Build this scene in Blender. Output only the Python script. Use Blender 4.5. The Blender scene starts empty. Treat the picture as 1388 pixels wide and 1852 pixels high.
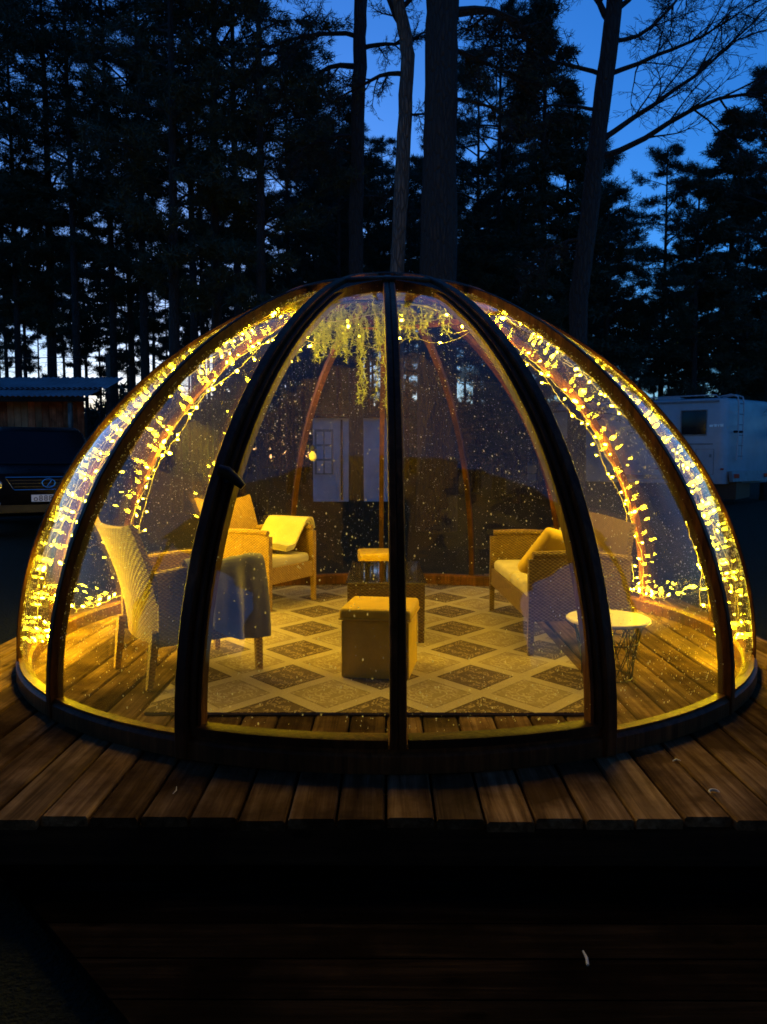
import bpy, math, random
import numpy as np
from mathutils import Vector, Matrix

R_ = math.radians
sc = bpy.context.scene
col = sc.collection

# ------------------------------------------------------------------ camera
CAM_D, CAM_H = 5.743, 1.367
cam = bpy.data.cameras.new('camera')
cam.sensor_fit = 'VERTICAL'
cam.sensor_height = 24.0
cam.lens = 18.0
cam.clip_end = 2000
camo = bpy.data.objects.new('camera', cam)
col.objects.link(camo)
camo.location = (0, -CAM_D, CAM_H)
camo.rotation_euler = (R_(90) - 0.0734, 0, 0.0034)
sc.camera = camo

# ------------------------------------------------------------------ world: dusk sky
world = bpy.data.worlds.new('World')
sc.world = world
world.use_nodes = True
wn, wl = world.node_tree.nodes, world.node_tree.links
wn.clear()
sky = wn.new('ShaderNodeTexSky')
sky.sky_type = 'NISHITA'
sky.sun_disc = False
sky.sun_elevation = R_(2.4)
sky.sun_rotation = R_(-14)
sky.altitude = 100
sky.air_density = 1.0
sky.dust_density = 0.6
sky.ozone_density = 6.0
bg = wn.new('ShaderNodeBackground')
bg.inputs['Strength'].default_value = 0.15
wo = wn.new('ShaderNodeOutputWorld')
wl.new(sky.outputs[0], bg.inputs['Color'])
wl.new(bg.outputs[0], wo.inputs['Surface'])

# ------------------------------------------------------------------ colour management / render
sc.view_settings.view_transform = 'Standard'
sc.view_settings.look = 'None'
sc.view_settings.exposure = 1.85
sc.view_settings.gamma = 1.0
sc.view_settings.use_curve_mapping = False
cy = sc.cycles
cy.use_denoising = True
cy.max_bounces = 8
cy.diffuse_bounces = 3
cy.glossy_bounces = 3
cy.transmission_bounces = 4
cy.transparent_max_bounces = 24
cy.caustics_reflective = False
cy.caustics_refractive = False
cy.sample_clamp_indirect = 4.0
cy.use_light_tree = True
cy.pixel_filter_type = 'BLACKMAN_HARRIS'
cy.filter_width = 1.7

# ------------------------------------------------------------------ helpers
rnd = random.Random(7)
nrg = np.random.default_rng(11)
V = Vector


class MB:
    def __init__(self):
        self.v, self.f = [], []

    def add(self, vs, fs):
        o = len(self.v)
        self.v += [tuple(p) for p in vs]
        self.f += [tuple(i + o for i in f) for f in fs]
        return self

    def box(self, c, s, rot=None):
        x, y, z = s[0] / 2, s[1] / 2, s[2] / 2
        vs = [V((a, b, d)) for a in (-x, x) for b in (-y, y) for d in (-z, z)]
        if rot is not None:
            vs = [rot @ p for p in vs]
        vs = [p + V(c) for p in vs]
        return self.add(vs, [(0, 1, 3, 2), (4, 6, 7, 5), (0, 4, 5, 1), (2, 3, 7, 6), (0, 2, 6, 4), (1, 5, 7, 3)])

    def taper(self, p0, p1, s0, s1):
        vs = []
        for p, s in ((p0, s0), (p1, s1)):
            for a, b in ((-1, -1), (1, -1), (1, 1), (-1, 1)):
                vs.append((p[0] + a * s / 2, p[1] + b * s / 2, p[2]))
        return self.add(vs, [(3, 2, 1, 0), (4, 5, 6, 7)] + [(i, (i + 1) % 4, 4 + (i + 1) % 4, 4 + i) for i in range(4)])

    def rbox(self, c, s, r, n=3, rot=None, puff=0.0):
        """rounded box"""
        h = V(s) / 2
        r = min(r, min(h))
        k = []
        for i in range(n + 1):
            k.append((-1, i / n))
        for i in range(n + 1):
            k.append((1, i / n))
        ang = [-math.pi / 4 * (1 - i / n) for i in range(n + 1)] + [math.pi / 4 * i / n for i in range(n + 1)]
        m = len(ang)

        def pt(axis, sg, i, j):
            u, w = math.tan(ang[i]), math.tan(ang[j])
            d = [0, 0, 0]
            d[axis] = sg
            d[(axis + 1) % 3] = u
            d[(axis + 2) % 3] = w
            d = V(d).normalized()
            sgn = [0, 0, 0]
            sgn[axis] = sg
            sgn[(axis + 1) % 3] = -1 if i <= n else 1
            sgn[(axis + 2) % 3] = -1 if j <= n else 1
            p = V([sgn[q] * (h[q] - r) + r * d[q] for q in range(3)])
            return p
        for axis in range(3):
            for sg in (-1, 1):
                vs = [pt(axis, sg, i, j) for i in range(m) for j in range(m)]
                if puff:
                    for p in vs:
                        fx, fy = 1 - (p.x / h.x) ** 2, 1 - (p.y / h.y) ** 2
                        p.z += (1 if p.z > 0 else -1) * puff * max(0, fx) * max(0, fy)
                if rot is not None:
                    vs = [rot @ p for p in vs]
                vs = [p + V(c) for p in vs]
                fs = []
                for i in range(m - 1):
                    for j in range(m - 1):
                        q = (i * m + j, (i + 1) * m + j, (i + 1) * m + j + 1, i * m + j + 1)
                        fs.append(q if sg > 0 else q[::-1])
                self.add(vs, fs)
        return self

    def tube(self, pts, rad, n=6, caps=True, closed=False):
        pts = [V(p) for p in pts]
        if not hasattr(rad, '__len__'):
            rad = [rad] * len(pts)
        m = len(pts)
        up = None
        vs = []
        for i, p in enumerate(pts):
            if closed:
                d = pts[(i + 1) % m] - pts[i - 1]
            else:
                d = pts[min(i + 1, m - 1)] - pts[max(i - 1, 0)]
            if d.length < 1e-9:
                d = V((0, 0, 1))
            d.normalize()
            if up is None:
                up = V((0, 0, 1)) if abs(d.z) < 0.9 else V((1, 0, 0))
            a = d.cross(up)
            if a.length < 1e-6:
                a = d.orthogonal()
            a.normalize()
            up = a.cross(d)
            for k in range(n):
                t = 2 * math.pi * k / n
                vs.append(p + (a * math.cos(t) + up * math.sin(t)) * rad[i])
        fs = []
        for i in range(m if closed else m - 1):
            i2 = (i + 1) % m
            for k in range(n):
                k2 = (k + 1) % n
                fs.append((i * n + k, i * n + k2, i2 * n + k2, i2 * n + k))
        if caps and not closed:
            fs.append(tuple(range(n))[::-1])
            fs.append(tuple((m - 1) * n + k for k in range(n)))
        return self.add(vs, fs)

    def lathe(self, prof, c=(0, 0, 0), n=48, closed=False):
        m = len(prof)
        vs = [(c[0] + r * math.sin(2 * math.pi * i / n), c[1] - r * math.cos(2 * math.pi * i / n), c[2] + z)
              for i in range(n) for r, z in prof]
        fs = []
        for i in range(n):
            i2 = (i + 1) % n
            for k in range(m if closed else m - 1):
                k2 = (k + 1) % m
                fs.append((i * m + k, i2 * m + k, i2 * m + k2, i * m + k2))
        return self.add(vs, fs)

    def grid(self, fn, nu, nv):
        vs = [fn(i / nu, j / nv) for i in range(nu + 1) for j in range(nv + 1)]
        w = nv + 1
        return self.add(vs, [(i * w + j, (i + 1) * w + j, (i + 1) * w + j + 1, i * w + j + 1)
                             for i in range(nu) for j in range(nv)])

    def slab(self, fn, nu, nv, th):
        """closed thick sheet; fn(u,v) -> (point, normal)"""
        A, B = [], []
        for i in range(nu + 1):
            for j in range(nv + 1):
                p, nrm = fn(i / nu, j / nv)
                A.append(V(p) + V(nrm) * th / 2)
                B.append(V(p) - V(nrm) * th / 2)
        w = nv + 1
        o = len(A)
        fs = []
        for i in range(nu):
            for j in range(nv):
                q = (i * w + j, (i + 1) * w + j, (i + 1) * w + j + 1, i * w + j + 1)
                fs.append(q)
                fs.append(tuple(k + o for k in q[::-1]))
        for i in range(nu):
            for j in (0, nv):
                a, b = i * w + j, (i + 1) * w + j
                fs.append((b, a, a + o, b + o) if j == 0 else (a, b, b + o, a + o))
        for j in range(nv):
            for i in (0, nu):
                a, b = i * w + j, i * w + j + 1
                fs.append((a, b, b + o, a + o) if i == 0 else (b, a, a + o, b + o))
        return self.add(A + B, fs)

    def mesh(self, name, m, smooth=False, angle=None):
        me = bpy.data.meshes.new(name)
        me.from_pydata(self.v, [], self.f)
        me.materials.append(m)
        if smooth:
            me.polygons.foreach_set('use_smooth', [True] * len(me.polygons))
            if angle:
                me.set_sharp_from_angle(angle=R_(angle))
        me.update()
        return me

    def build(self, name, m, parent=None, smooth=False, angle=40, loc=None):
        o = bpy.data.objects.new(name, self.mesh(name, m, smooth, angle))
        col.objects.link(o)
        if parent:
            o.parent = parent
        if loc is not None:
            o.location = loc
        return o


def link(name, me, parent=None, loc=None, rot=None, scale=None):
    o = bpy.data.objects.new(name, me)
    col.objects.link(o)
    if parent:
        o.parent = parent
    if loc is not None:
        o.location = loc
    if rot is not None:
        o.rotation_euler = rot
    if scale is not None:
        o.scale = scale
    return o


def tag(o, label, cat, group=None):
    o['label'] = label
    o['category'] = cat
    if group:
        o['group'] = group
    return o


def thing(name, label, cat, loc=(0, 0, 0), rz=0.0, group=None):
    o = bpy.data.objects.new(name, None)
    o.empty_display_size = 0.1
    col.objects.link(o)
    o.location = loc
    o.rotation_euler = (0, 0, rz)
    return tag(o, label, cat, group)


def structure(o):
    o['kind'] = 'structure'
    return o


def tri_mesh(name, verts, nper, m):
    """verts (N*nper,3): N separate polygons of nper corners"""
    n = len(verts)
    me = bpy.data.meshes.new(name)
    me.vertices.add(n)
    me.vertices.foreach_set('co', np.ascontiguousarray(verts, dtype=np.float32).ravel())
    me.loops.add(n)
    me.loops.foreach_set('vertex_index', np.arange(n, dtype=np.int32))
    me.polygons.add(n // nper)
    me.polygons.foreach_set('loop_start', np.arange(0, n, nper, dtype=np.int32))
    me.materials.append(m)
    me.update(calc_edges=True)
    me.validate()
    return me


# ------------------------------------------------------------------ materials
class NT:
    def __init__(self, name):
        self.m = bpy.data.materials.new(name)
        self.m.use_nodes = True
        self.t = self.m.node_tree
        self.n, self.l = self.t.nodes, self.t.links
        self.b = self.n['Principled BSDF']
        self.o = self.n['Material Output']

    def node(self, typ, **kw):
        x = self.n.new('ShaderNode' + typ)
        for k, v in kw.items():
            setattr(x, k, v)
        return x

    def set(self, sock, val):
        if isinstance(val, bpy.types.NodeSocket):
            self.l.new(val, sock)
        elif val is not None:
            sock.default_value = val

    def math(self, op, a, b=None, c=None, clamp=False):
        x = self.node('Math', operation=op, use_clamp=clamp)
        for i, q in enumerate((a, b, c)):
            self.set(x.inputs[i], q)
        return x.outputs[0]

    def mix(self, f, a, b, blend='MIX'):
        x = self.node('Mix', data_type='RGBA', blend_type=blend)
        self.set(x.inputs[0], f)
        for s, q in ((x.inputs[6], a), (x.inputs[7], b)):
            if isinstance(q, tuple) and len(q) == 3:
                q = q + (1,)
            self.set(s, q)
        return x.outputs[2]

    def coord(self, kind='Object'):
        return self.node('TexCoord').outputs[kind]

    def mapping(self, vec, scale=(1, 1, 1), loc=(0, 0, 0), rot=(0, 0, 0)):
        x = self.node('Mapping')
        self.l.new(vec, x.inputs[0])
        self.set(x.inputs['Location'], loc)
        x.inputs['Rotation'].default_value = rot
        x.inputs['Scale'].default_value = scale
        return x.outputs[0]

    def noise(self, vec, scale, detail=4, rough=.55, dist=0):
        x = self.node('TexNoise')
        self.l.new(vec, x.inputs['Vector'])
        x.inputs['Scale'].default_value = scale
        x.inputs['Detail'].default_value = detail
        x.inputs['Roughness'].default_value = rough
        x.inputs['Distortion'].default_value = dist
        return x.outputs[0]

    def ramp(self, f, stops):
        x = self.node('ValToRGB')
        self.l.new(f, x.inputs[0])
        el = x.color_ramp.elements
        while len(el) < len(stops):
            el.new(0.5)
        for e, (p, c) in zip(el, stops):
            e.position = p
            e.color = (c, c, c, 1) if not hasattr(c, '__len__') else tuple(c) + (1,)
        return x.outputs[0]

    def bump(self, h, strength=.3, dist=.01, normal=None):
        x = self.node('Bump')
        x.inputs['Strength'].default_value = strength
        x.inputs['Distance'].default_value = dist
        self.l.new(h, x.inputs['Height'])
        if normal is not None:
            self.l.new(normal, x.inputs['Normal'])
        return x.outputs[0]

    def rand_vec(self, k=37.0):
        """object coords shifted by a per-object random amount"""
        oi = self.node('ObjectInfo').outputs['Random']
        c = self.node('CombineXYZ')
        for i in range(3):
            self.l.new(self.math('MULTIPLY', oi, k * (i + 1)), c.inputs[i])
        a = self.node('VectorMath', operation='ADD')
        self.l.new(self.coord(), a.inputs[0])
        self.l.new(c.outputs[0], a.inputs[1])
        return a.outputs[0], oi

    def bsdf(self, color=None, rough=None, normal=None, metal=None, spec=None, sheen=None):
        if color is not None:
            if isinstance(color, tuple) and len(color) == 3:
                color = color + (1,)
            self.set(self.b.inputs['Base Color'], color)
        if rough is not None:
            self.set(self.b.inputs['Roughness'], rough)
        if metal is not None:
            self.set(self.b.inputs['Metallic'], metal)
        if spec is not None:
            self.set(self.b.inputs['Specular IOR Level'], spec)
        if normal is not None:
            self.l.new(normal, self.b.inputs['Normal'])
        return self.m


def plain(name, c, rough=.6, metal=0.0, var=.25, scale=8, bump=.1, bscale=40):
    t = NT(name)
    v = t.coord()
    n = t.noise(v, scale)
    f = t.ramp(n, [(.3, 1 - var), (.7, 1 + var * .4)])
    cc = t.mix(1.0, c, f, 'MULTIPLY')
    t.bsdf(cc, t.math('ADD', t.math('MULTIPLY', t.noise(v, scale * 3), .25), rough - .12), metal=metal)
    if bump:
        t.l.new(t.bump(t.noise(v, bscale), bump, .004), t.b.inputs['Normal'])
    return t.m


def plank_mat(name, dark, mid, light, wet=.4, axis=1, spec=.1):
    t = NT(name)
    v, oi = t.rand_vec()
    s = [26, 26, 26]
    s[axis] = 1.1
    g = t.noise(t.mapping(v, tuple(s)), 1.0, 6, .65, .6)
    s2 = [70, 70, 70]
    s2[axis] = 2.5
    g2 = t.noise(t.mapping(v, tuple(s2)), 1.0, 4, .6, .2)
    st = t.noise(v, 2.2, 5, .6)
    c = t.ramp(g, [(.33, dark), (.5, mid), (.66, light)])
    c = t.mix(t.math('MULTIPLY', g2, .5), c, dark)
    c = t.mix(t.ramp(st, [(.38, 0.0), (.62, .85)]), c, tuple(x * .45 for x in dark))
    # knots
    sk = [5.5, 5.5, 5.5]
    sk[axis] = 2.0
    vo = t.node('TexVoronoi')
    t.l.new(t.mapping(v, tuple(sk)), vo.inputs['Vector'])
    vo.inputs['Scale'].default_value = 1.0
    kn = t.ramp(vo.outputs['Distance'], [(.05, 1.0), (.12, 0.0)])
    c = t.mix(t.math('MULTIPLY', kn, .85), c, tuple(x * .25 for x in dark))
    c = t.mix(t.ramp(t.math('FRACT', t.math('MULTIPLY', oi, 7.3)), [(.6, 0.0), (.95, .22)]), c, t.mix(g, tuple(x * 1.1 for x in (dark[0], dark[0] * .8, dark[0] * .4)), tuple(x * .95 for x in (mid[0], mid[0] * .82, mid[0] * .42))))
    br = t.math('ADD', t.math('MULTIPLY', oi, .95), .5)
    cb = t.node('CombineColor')
    for i in range(3):
        t.l.new(br, cb.inputs[i])
    c = t.mix(1.0, c, cb.outputs[0], 'MULTIPLY')
    h = t.math('ADD', t.math('MULTIPLY', g, .6), t.math('MULTIPLY', g2, .5))
    t.bsdf(c, t.math('ADD', t.math('MULTIPLY', st, .35), wet - .1), t.bump(h, .6, .006), spec=spec)
    return t.m


def weave_mat(name, c1, c2, pitch=.017):
    t = NT(name)
    s = t.node('SeparateXYZ')
    t.l.new(t.coord(), s.inputs[0])
    u = t.math('ADD', s.outputs[0], t.math('MULTIPLY', s.outputs[1], 1.03))
    k = math.pi / pitch
    zz = t.math('ADD', s.outputs[2], t.math('MULTIPLY', u, .02))
    a = t.math('SINE', t.math('MULTIPLY', u, k))
    b = t.math('SINE', t.math('MULTIPLY', zz, k * 1.5))
    prod = t.math('MULTIPLY', a, b)
    h = t.math('ABSOLUTE', b)
    hh = t.math('ADD', t.math('MULTIPLY', prod, .5), t.math('MULTIPLY', h, .6))
    n = t.noise(t.coord(), 30, 3)
    f = t.math('ADD', t.math('MULTIPLY', prod, .35), t.math('MULTIPLY', n, .9), clamp=True)
    c = t.mix(f, c1, c2)
    t.bsdf(c, .5, t.bump(hh, .9, .008), spec=.25)
    return t.m


def fabric_mat(name, c, var=.25, rough=.9, scale=260):
    t = NT(name)
    v = t.coord()
    n = t.noise(v, 5, 4)
    f = t.ramp(n, [(.3, 1 - var), (.7, 1.0)])
    fib = t.noise(v, scale, 2)
    cc = t.mix(1.0, c, f, 'MULTIPLY')
    cc = t.mix(t.math('MULTIPLY', fib, .3), cc, tuple(x * .6 for x in c))
    t.bsdf(cc, rough, t.bump(t.math('ADD', t.math('MULTIPLY', fib, .3), t.noise(v, 14, 3)), .35, .012), spec=.25)
    return t.m


M = {}
M['deck'] = plank_mat('deck wood', (.06, .034, .017), (.175, .105, .052), (.3, .195, .11), .45, 1, .0)
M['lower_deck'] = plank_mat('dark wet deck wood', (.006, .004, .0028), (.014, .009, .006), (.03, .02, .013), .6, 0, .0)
M['rib'] = plank_mat('stained rib wood', (.036, .012, .0042), (.1, .035, .011), (.17, .062, .019), .38, 2)
M['fascia'] = plank_mat('fascia wood', (.02, .01, .006), (.045, .022, .012), (.07, .04, .02), .6, 0)
M['wicker'] = weave_mat('honey wicker', (.2, .105, .024), (.52, .33, .085))
M['wicker_brown'] = weave_mat('brown wicker', (.09, .052, .02), (.25, .155, .06))
M['beige'] = fabric_mat('beige cushion cloth', (.5, .42, .26))
M['yellow'] = fabric_mat('yellow leatherette', (.66, .42, .03), .3, .5, 60)
M['yellow_cloth'] = fabric_mat('yellow cloth', (.78, .52, .06))
M['blanket'] = fabric_mat('grey fleece', (.3, .285, .24), .35, .95, 160)
M['blanket_b'] = fabric_mat('cream fleece', (.6, .52, .26), .2, .95, 160)
M['grey_cloth'] = fabric_mat('pale grey cloth', (.42, .42, .4))
M['black_metal'] = plain('black metal', (.02, .02, .02), .45, .6)
M['table_top'] = plain('cream table top', (.68, .6, .44), .4, 0, .1)
M['leaf'] = plain('trailing leaf', (.26, .3, .07), .55, 0, .4, 12, 0)
M['bark'] = None


def bark_mat(name, c1, c2):
    t = NT(name)
    v, oi = t.rand_vec()
    n = t.noise(t.mapping(v, (9, 9, 2.2)), 1.0, 6, .7, .8)
    vo = t.node('TexVoronoi', feature='DISTANCE_TO_EDGE')
    t.l.new(t.mapping(v, (16, 16, 3.2)), vo.inputs['Vector'])
    vo.inputs['Scale'].default_value = 1.0
    e = t.ramp(vo.outputs['Distance'], [(.0, 0.0), (.2, 1.0)])
    c = t.mix(n, c1, c2)
    c = t.mix(t.math('MULTIPLY', t.math('SUBTRACT', 1.0, e), .6), c, tuple(x * .3 for x in c1))
    t.bsdf(c, .85, t.bump(t.math('ADD', e, n), .9, .04))
    return t.m


M['bark'] = bark_mat('pine bark', (.012, .009, .007), (.036, .025, .018))
M['bark_pale'] = bark_mat('pale pine bark', (.06, .048, .04), (.2, .165, .14))


def needle_mat():
    t = NT('pine needles')
    n = t.noise(t.coord(), 1.3, 3)
    c = t.mix(n, (.014, .024, .01), (.034, .05, .02))
    t.bsdf(c, .7)
    return t.m


M['needles'] = needle_mat()


def ground_mat():
    t = NT('dark grass')
    v = t.coord()
    n = t.noise(v, .6, 6, .65)
    n2 = t.noise(v, 18, 4, .7)
    c = t.mix(n, (.01, .016, .006), (.025, .03, .011))
    c = t.mix(t.math('MULTIPLY', n2, .6), c, (.01, .009, .006))
    t.bsdf(c, .95, t.bump(t.noise(v, 40, 5), 1.0, .06), spec=.15)
    return t.m


M['ground'] = ground_mat()


def schlick(t, normal=None, k=1.7):
    """reflectance of a thin pane, the same from either side"""
    lw = t.node('LayerWeight')
    lw.inputs['Blend'].default_value = .5
    if normal is not None:
        t.l.new(normal, lw.inputs['Normal'])
    p5 = t.math('POWER', lw.outputs['Facing'], 5.0)
    return t.math('MULTIPLY', t.math('ADD', t.math('MULTIPLY', p5, .955), .045), k, clamp=True)


def glass_mat(name, film, haze, hr=.08):
    t = NT(name)
    t.n.remove(t.b)
    ob = t.coord()
    w = t.noise(t.mapping(ob, (1.0, 1.0, 2.0)), 1.6, 2, .45, .4)
    bp = t.bump(w, .3, .03)
    f = schlick(t, bp)
    tr = t.node('BsdfTransparent')
    tr.inputs[0].default_value = (.97, .98, .97, 1)
    gl = t.node('BsdfGlossy')
    gl.inputs['Roughness'].default_value = .03
    t.l.new(bp, gl.inputs['Normal'])
    mx = t.node('MixShader')
    t.l.new(f, mx.inputs[0])
    t.l.new(tr.outputs[0], mx.inputs[1])
    t.l.new(gl.outputs[0], mx.inputs[2])
    # thin film of condensation that catches light
    tl = t.node('BsdfTranslucent')
    tl.inputs[0].default_value = (.9, .9, .88, 1)
    mx2 = t.node('MixShader')
    t.l.new(t.ramp(t.noise(ob, 2.6, 5, .6), [(.3, film[0]), (.75, film[1])]), mx2.inputs[0])
    t.l.new(mx.outputs[0], mx2.inputs[1])
    t.l.new(tl.outputs[0], mx2.inputs[2])
    # forward scattering by fine wetness: soft glare round the lamps
    rf_ = t.node('BsdfRefraction')
    rf_.inputs['Roughness'].default_value = hr
    rf_.inputs['IOR'].default_value = 1.02
    mx3 = t.node('MixShader')
    t.l.new(t.ramp(t.noise(ob, 1.9, 4, .6), [(.3, haze[0]), (.75, haze[1])]), mx3.inputs[0])
    t.l.new(mx2.outputs[0], mx3.inputs[1])
    t.l.new(rf_.outputs[0], mx3.inputs[2])
    t.l.new(mx3.outputs[0], t.o.inputs[0])
    return t.m


M['glass_wet'] = glass_mat('curved glazing, misted', (.004, .03), (.06, .14), .28)
M['glass'] = glass_mat('curved glazing', (.0, .003), (.01, .03))
def drop_mat():
    t = NT('rain water')
    t.n.remove(t.b)
    tl = t.node('BsdfTranslucent')
    tl.inputs[0].default_value = (.95, .95, .93, 1)
    df = t.node('BsdfDiffuse')
    df.inputs[0].default_value = (.9, .9, .9, 1)
    gl = t.node('BsdfGlossy')
    gl.inputs['Roughness'].default_value = .08
    a = t.node('MixShader')
    a.inputs[0].default_value = .25
    t.l.new(tl.outputs[0], a.inputs[1])
    t.l.new(df.outputs[0], a.inputs[2])
    b = t.node('MixShader')
    b.inputs[0].default_value = .2
    t.l.new(a.outputs[0], b.inputs[1])
    t.l.new(gl.outputs[0], b.inputs[2])
    tr = t.node('BsdfTransparent')
    c = t.node('MixShader')
    c.inputs[0].default_value = .6
    t.l.new(tr.outputs[0], c.inputs[1])
    t.l.new(b.outputs[0], c.inputs[2])
    t.l.new(c.outputs[0], t.o.inputs[0])
    return t.m


M['drops'] = drop_mat()


def emit_mat(name, c, s):
    t = NT(name)
    t.bsdf((.1, .1, .1), .4)
    t.b.inputs['Emission Color'].default_value = c + (1,)
    t.b.inputs['Emission Strength'].default_value = s
    return t.m


BULB_STRENGTH = 265.0
M['bulb'] = emit_mat('lit warm lamp', (1.0, .64, .004), BULB_STRENGTH)
M['wire'] = plain('clear cable', (.55, .5, .36), .35, 0, .1, 8, 0)


def rug_mat():
    t = NT('patterned rug pile')
    v = t.coord()
    s = t.node('SeparateXYZ')
    t.l.new(v, s.inputs[0])
    a = t.math('DIVIDE', s.outputs[0], .575)
    b = t.math('DIVIDE', s.outputs[1], .66)
    p, q = t.math('ADD', a, b), t.math('SUBTRACT', a, b)
    rp, rq = t.math('ROUND', p), t.math('ROUND', q)
    fp, fq = t.math('ABSOLUTE', t.math('SUBTRACT', p, rp)), t.math('ABSOLUTE', t.math('SUBTRACT', q, rq))
    mx = t.math('MAXIMUM', fp, fq)
    inside = t.math('LESS_THAN', mx, .41)
    rim = t.math('LESS_THAN', t.math('ABSOLUTE', t.math('SUBTRACT', mx, .395)), .014)
    par = t.math('MODULO', t.math('ADD', t.math('ADD', rp, rq), 200.0), 2.0)   # 0 dark, 1 light
    dark = t.math('MULTIPLY', inside, t.math('LESS_THAN', par, .5))
    # scrolls: contour lines of a folded noise, mirrored inside each diamond
    cx = t.node('CombineXYZ')
    t.l.new(t.math('MULTIPLY', fp, 1.0), cx.inputs[0])
    t.l.new(t.math('MULTIPLY', fq, 1.0), cx.inputs[1])
    t.l.new(par, cx.inputs[2])
    ns = t.noise(cx.outputs[0], 7.0, 1, .4, 1.3)
    sw = t.math('SINE', t.math('MULTIPLY', ns, 26.0))
    scroll = t.ramp(sw, [(.36, 1.0), (.5, 0.0)])
    fine = t.noise(v, 90, 3)
    beige = t.mix(fine, (.25, .195, .115), (.42, .345, .22))
    pale = t.mix(fine, (.27, .215, .125), (.44, .365, .235))
    brown = (.065, .04, .022)
    c = beige
    c = t.mix(t.math('MULTIPLY', inside, .5), c, pale)
    lightscroll = t.math('MULTIPLY', t.math('MULTIPLY', inside, scroll), .6)
    c = t.mix(lightscroll, c, (.17, .11, .045))
    dbase = t.mix(scroll, (.25, .18, .1), (.085, .055, .03))
    c = t.mix(dark, c, dbase)
    c = t.mix(t.math('MULTIPLY', rim, t.math('ADD', t.math('MULTIPLY', dark, .6), .3)), c, brown)
    t.bsdf(c, .95, t.bump(t.math('ADD', fine, t.math('MULTIPLY', scroll, .3)), .5, .006), spec=.15)
    return t.m


M['rug'] = rug_mat()
M['rug_edge'] = fabric_mat('rug binding', (.2, .14, .08))
M['car_paint'] = plain('black car paint', (.004, .004, .004), .3, 0, .1, 3, 0)
M['car_paint'].node_tree.nodes['Principled BSDF'].inputs['Specular IOR Level'].default_value = .06
M['chrome'] = plain('chrome', (.7, .7, .72), .2, 1, .05, 3, 0)
M['car_glass'] = plain('dark car glass', (.006, .006, .007), .15, 0, .05, 3, 0)
M['car_glass'].node_tree.nodes['Principled BSDF'].inputs['Specular IOR Level'].default_value = .12
M['tyre'] = plain('tyre rubber', (.02, .02, .02), .8)
M['lamp_glass'] = plain('headlamp lens', (.35, .37, .4), .15, .5, .2, 20, 0)
M['plate'] = plain('number plate white', (.75, .75, .72), .45, 0, .05, 8, 0)
M['ink'] = plain('black ink', (.015, .015, .015), .6, 0, 0, 8, 0)
M['rv'] = plain('motorhome white panel', (.38, .4, .43), .4, 0, .18, 2, 0)
M['rv_glass'] = plain('tinted acrylic', (.012, .013, .015), .2, 0, .05, 3, 0)
M['trim'] = plain('grey trim', (.18, .19, .2), .5)
M['red'] = plain('red lamp lens', (.3, .02, .015), .3, 0, .05, 8, 0)
M['mark'] = plain('pale sticker', (.85, .95, .95), .3, 0, .02, 8, 0)
M['roof_metal'] = plain('corrugated steel roof', (.3, .33, .38), .42, .35, .35, 1.5, .1)
M['shed_board'] = plank_mat('red brown boards', (.26, .06, .025), (.5, .135, .055), (.6, .2, .09), .7, 2)
M['grey_wood'] = plank_mat('grey post wood', (.09, .08, .07), (.18, .16, .14), (.28, .25, .22), .7, 2)
M['cabin'] = plain('stand-in cabin panel', (.5, .5, .55), .6, 0, .25, 2)
M['globe'] = plain('frosted globe', (.75, .68, .5), .35, 0, .05, 8, 0)
M['canopy'] = plank_mat('porch ceiling wood', (.05, .03, .018), (.1, .06, .035), (.16, .1, .06), .6, 1)
M['wall_pale'] = plain('pale house wall', (.55, .54, .52), .7)


def glass_top_mat():
    t = NT('glass table plate')
    t.n.remove(t.b)
    tr = t.node('BsdfTransparent')
    tr.inputs[0].default_value = (.85, .9, .88, 1)
    gl = t.node('BsdfGlossy')
    gl.inputs['Roughness'].default_value = .04
    mx = t.node('MixShader')
    t.l.new(schlick(t), mx.inputs[0])
    t.l.new(tr.outputs[0], mx.inputs[1])
    t.l.new(gl.outputs[0], mx.inputs[2])
    t.l.new(mx.outputs[0], t.o.inputs[0])
    return t.m


M['table_glass'] = glass_top_mat()

# ------------------------------------------------------------------ ground and decks
GZ = -0.27
GF = GZ + .2


def hgt(x, y):
    d = min(1, max(0, (math.hypot(x, y) - 5) / 5))
    return GZ + 0.03 * math.sin(x * .31) * math.cos(y * .27) + .2 * d * d * (3 - 2 * d)


g = MB()
N = 120
ax = [(-1 if i < N / 2 else 1) * 400 * abs(i / (N / 2) - 1) ** 3.2 for i in range(N + 1)]
g.grid(lambda u, v: (ax[round(u * N)], ax[round(v * N)], hgt(ax[round(u * N)], ax[round(v * N)])
                     if max(abs(ax[round(u * N)]), abs(ax[round(v * N)])) < 60 else GZ + .2), N, N)
structure(g.build('ground', M['ground'], smooth=True))

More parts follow.
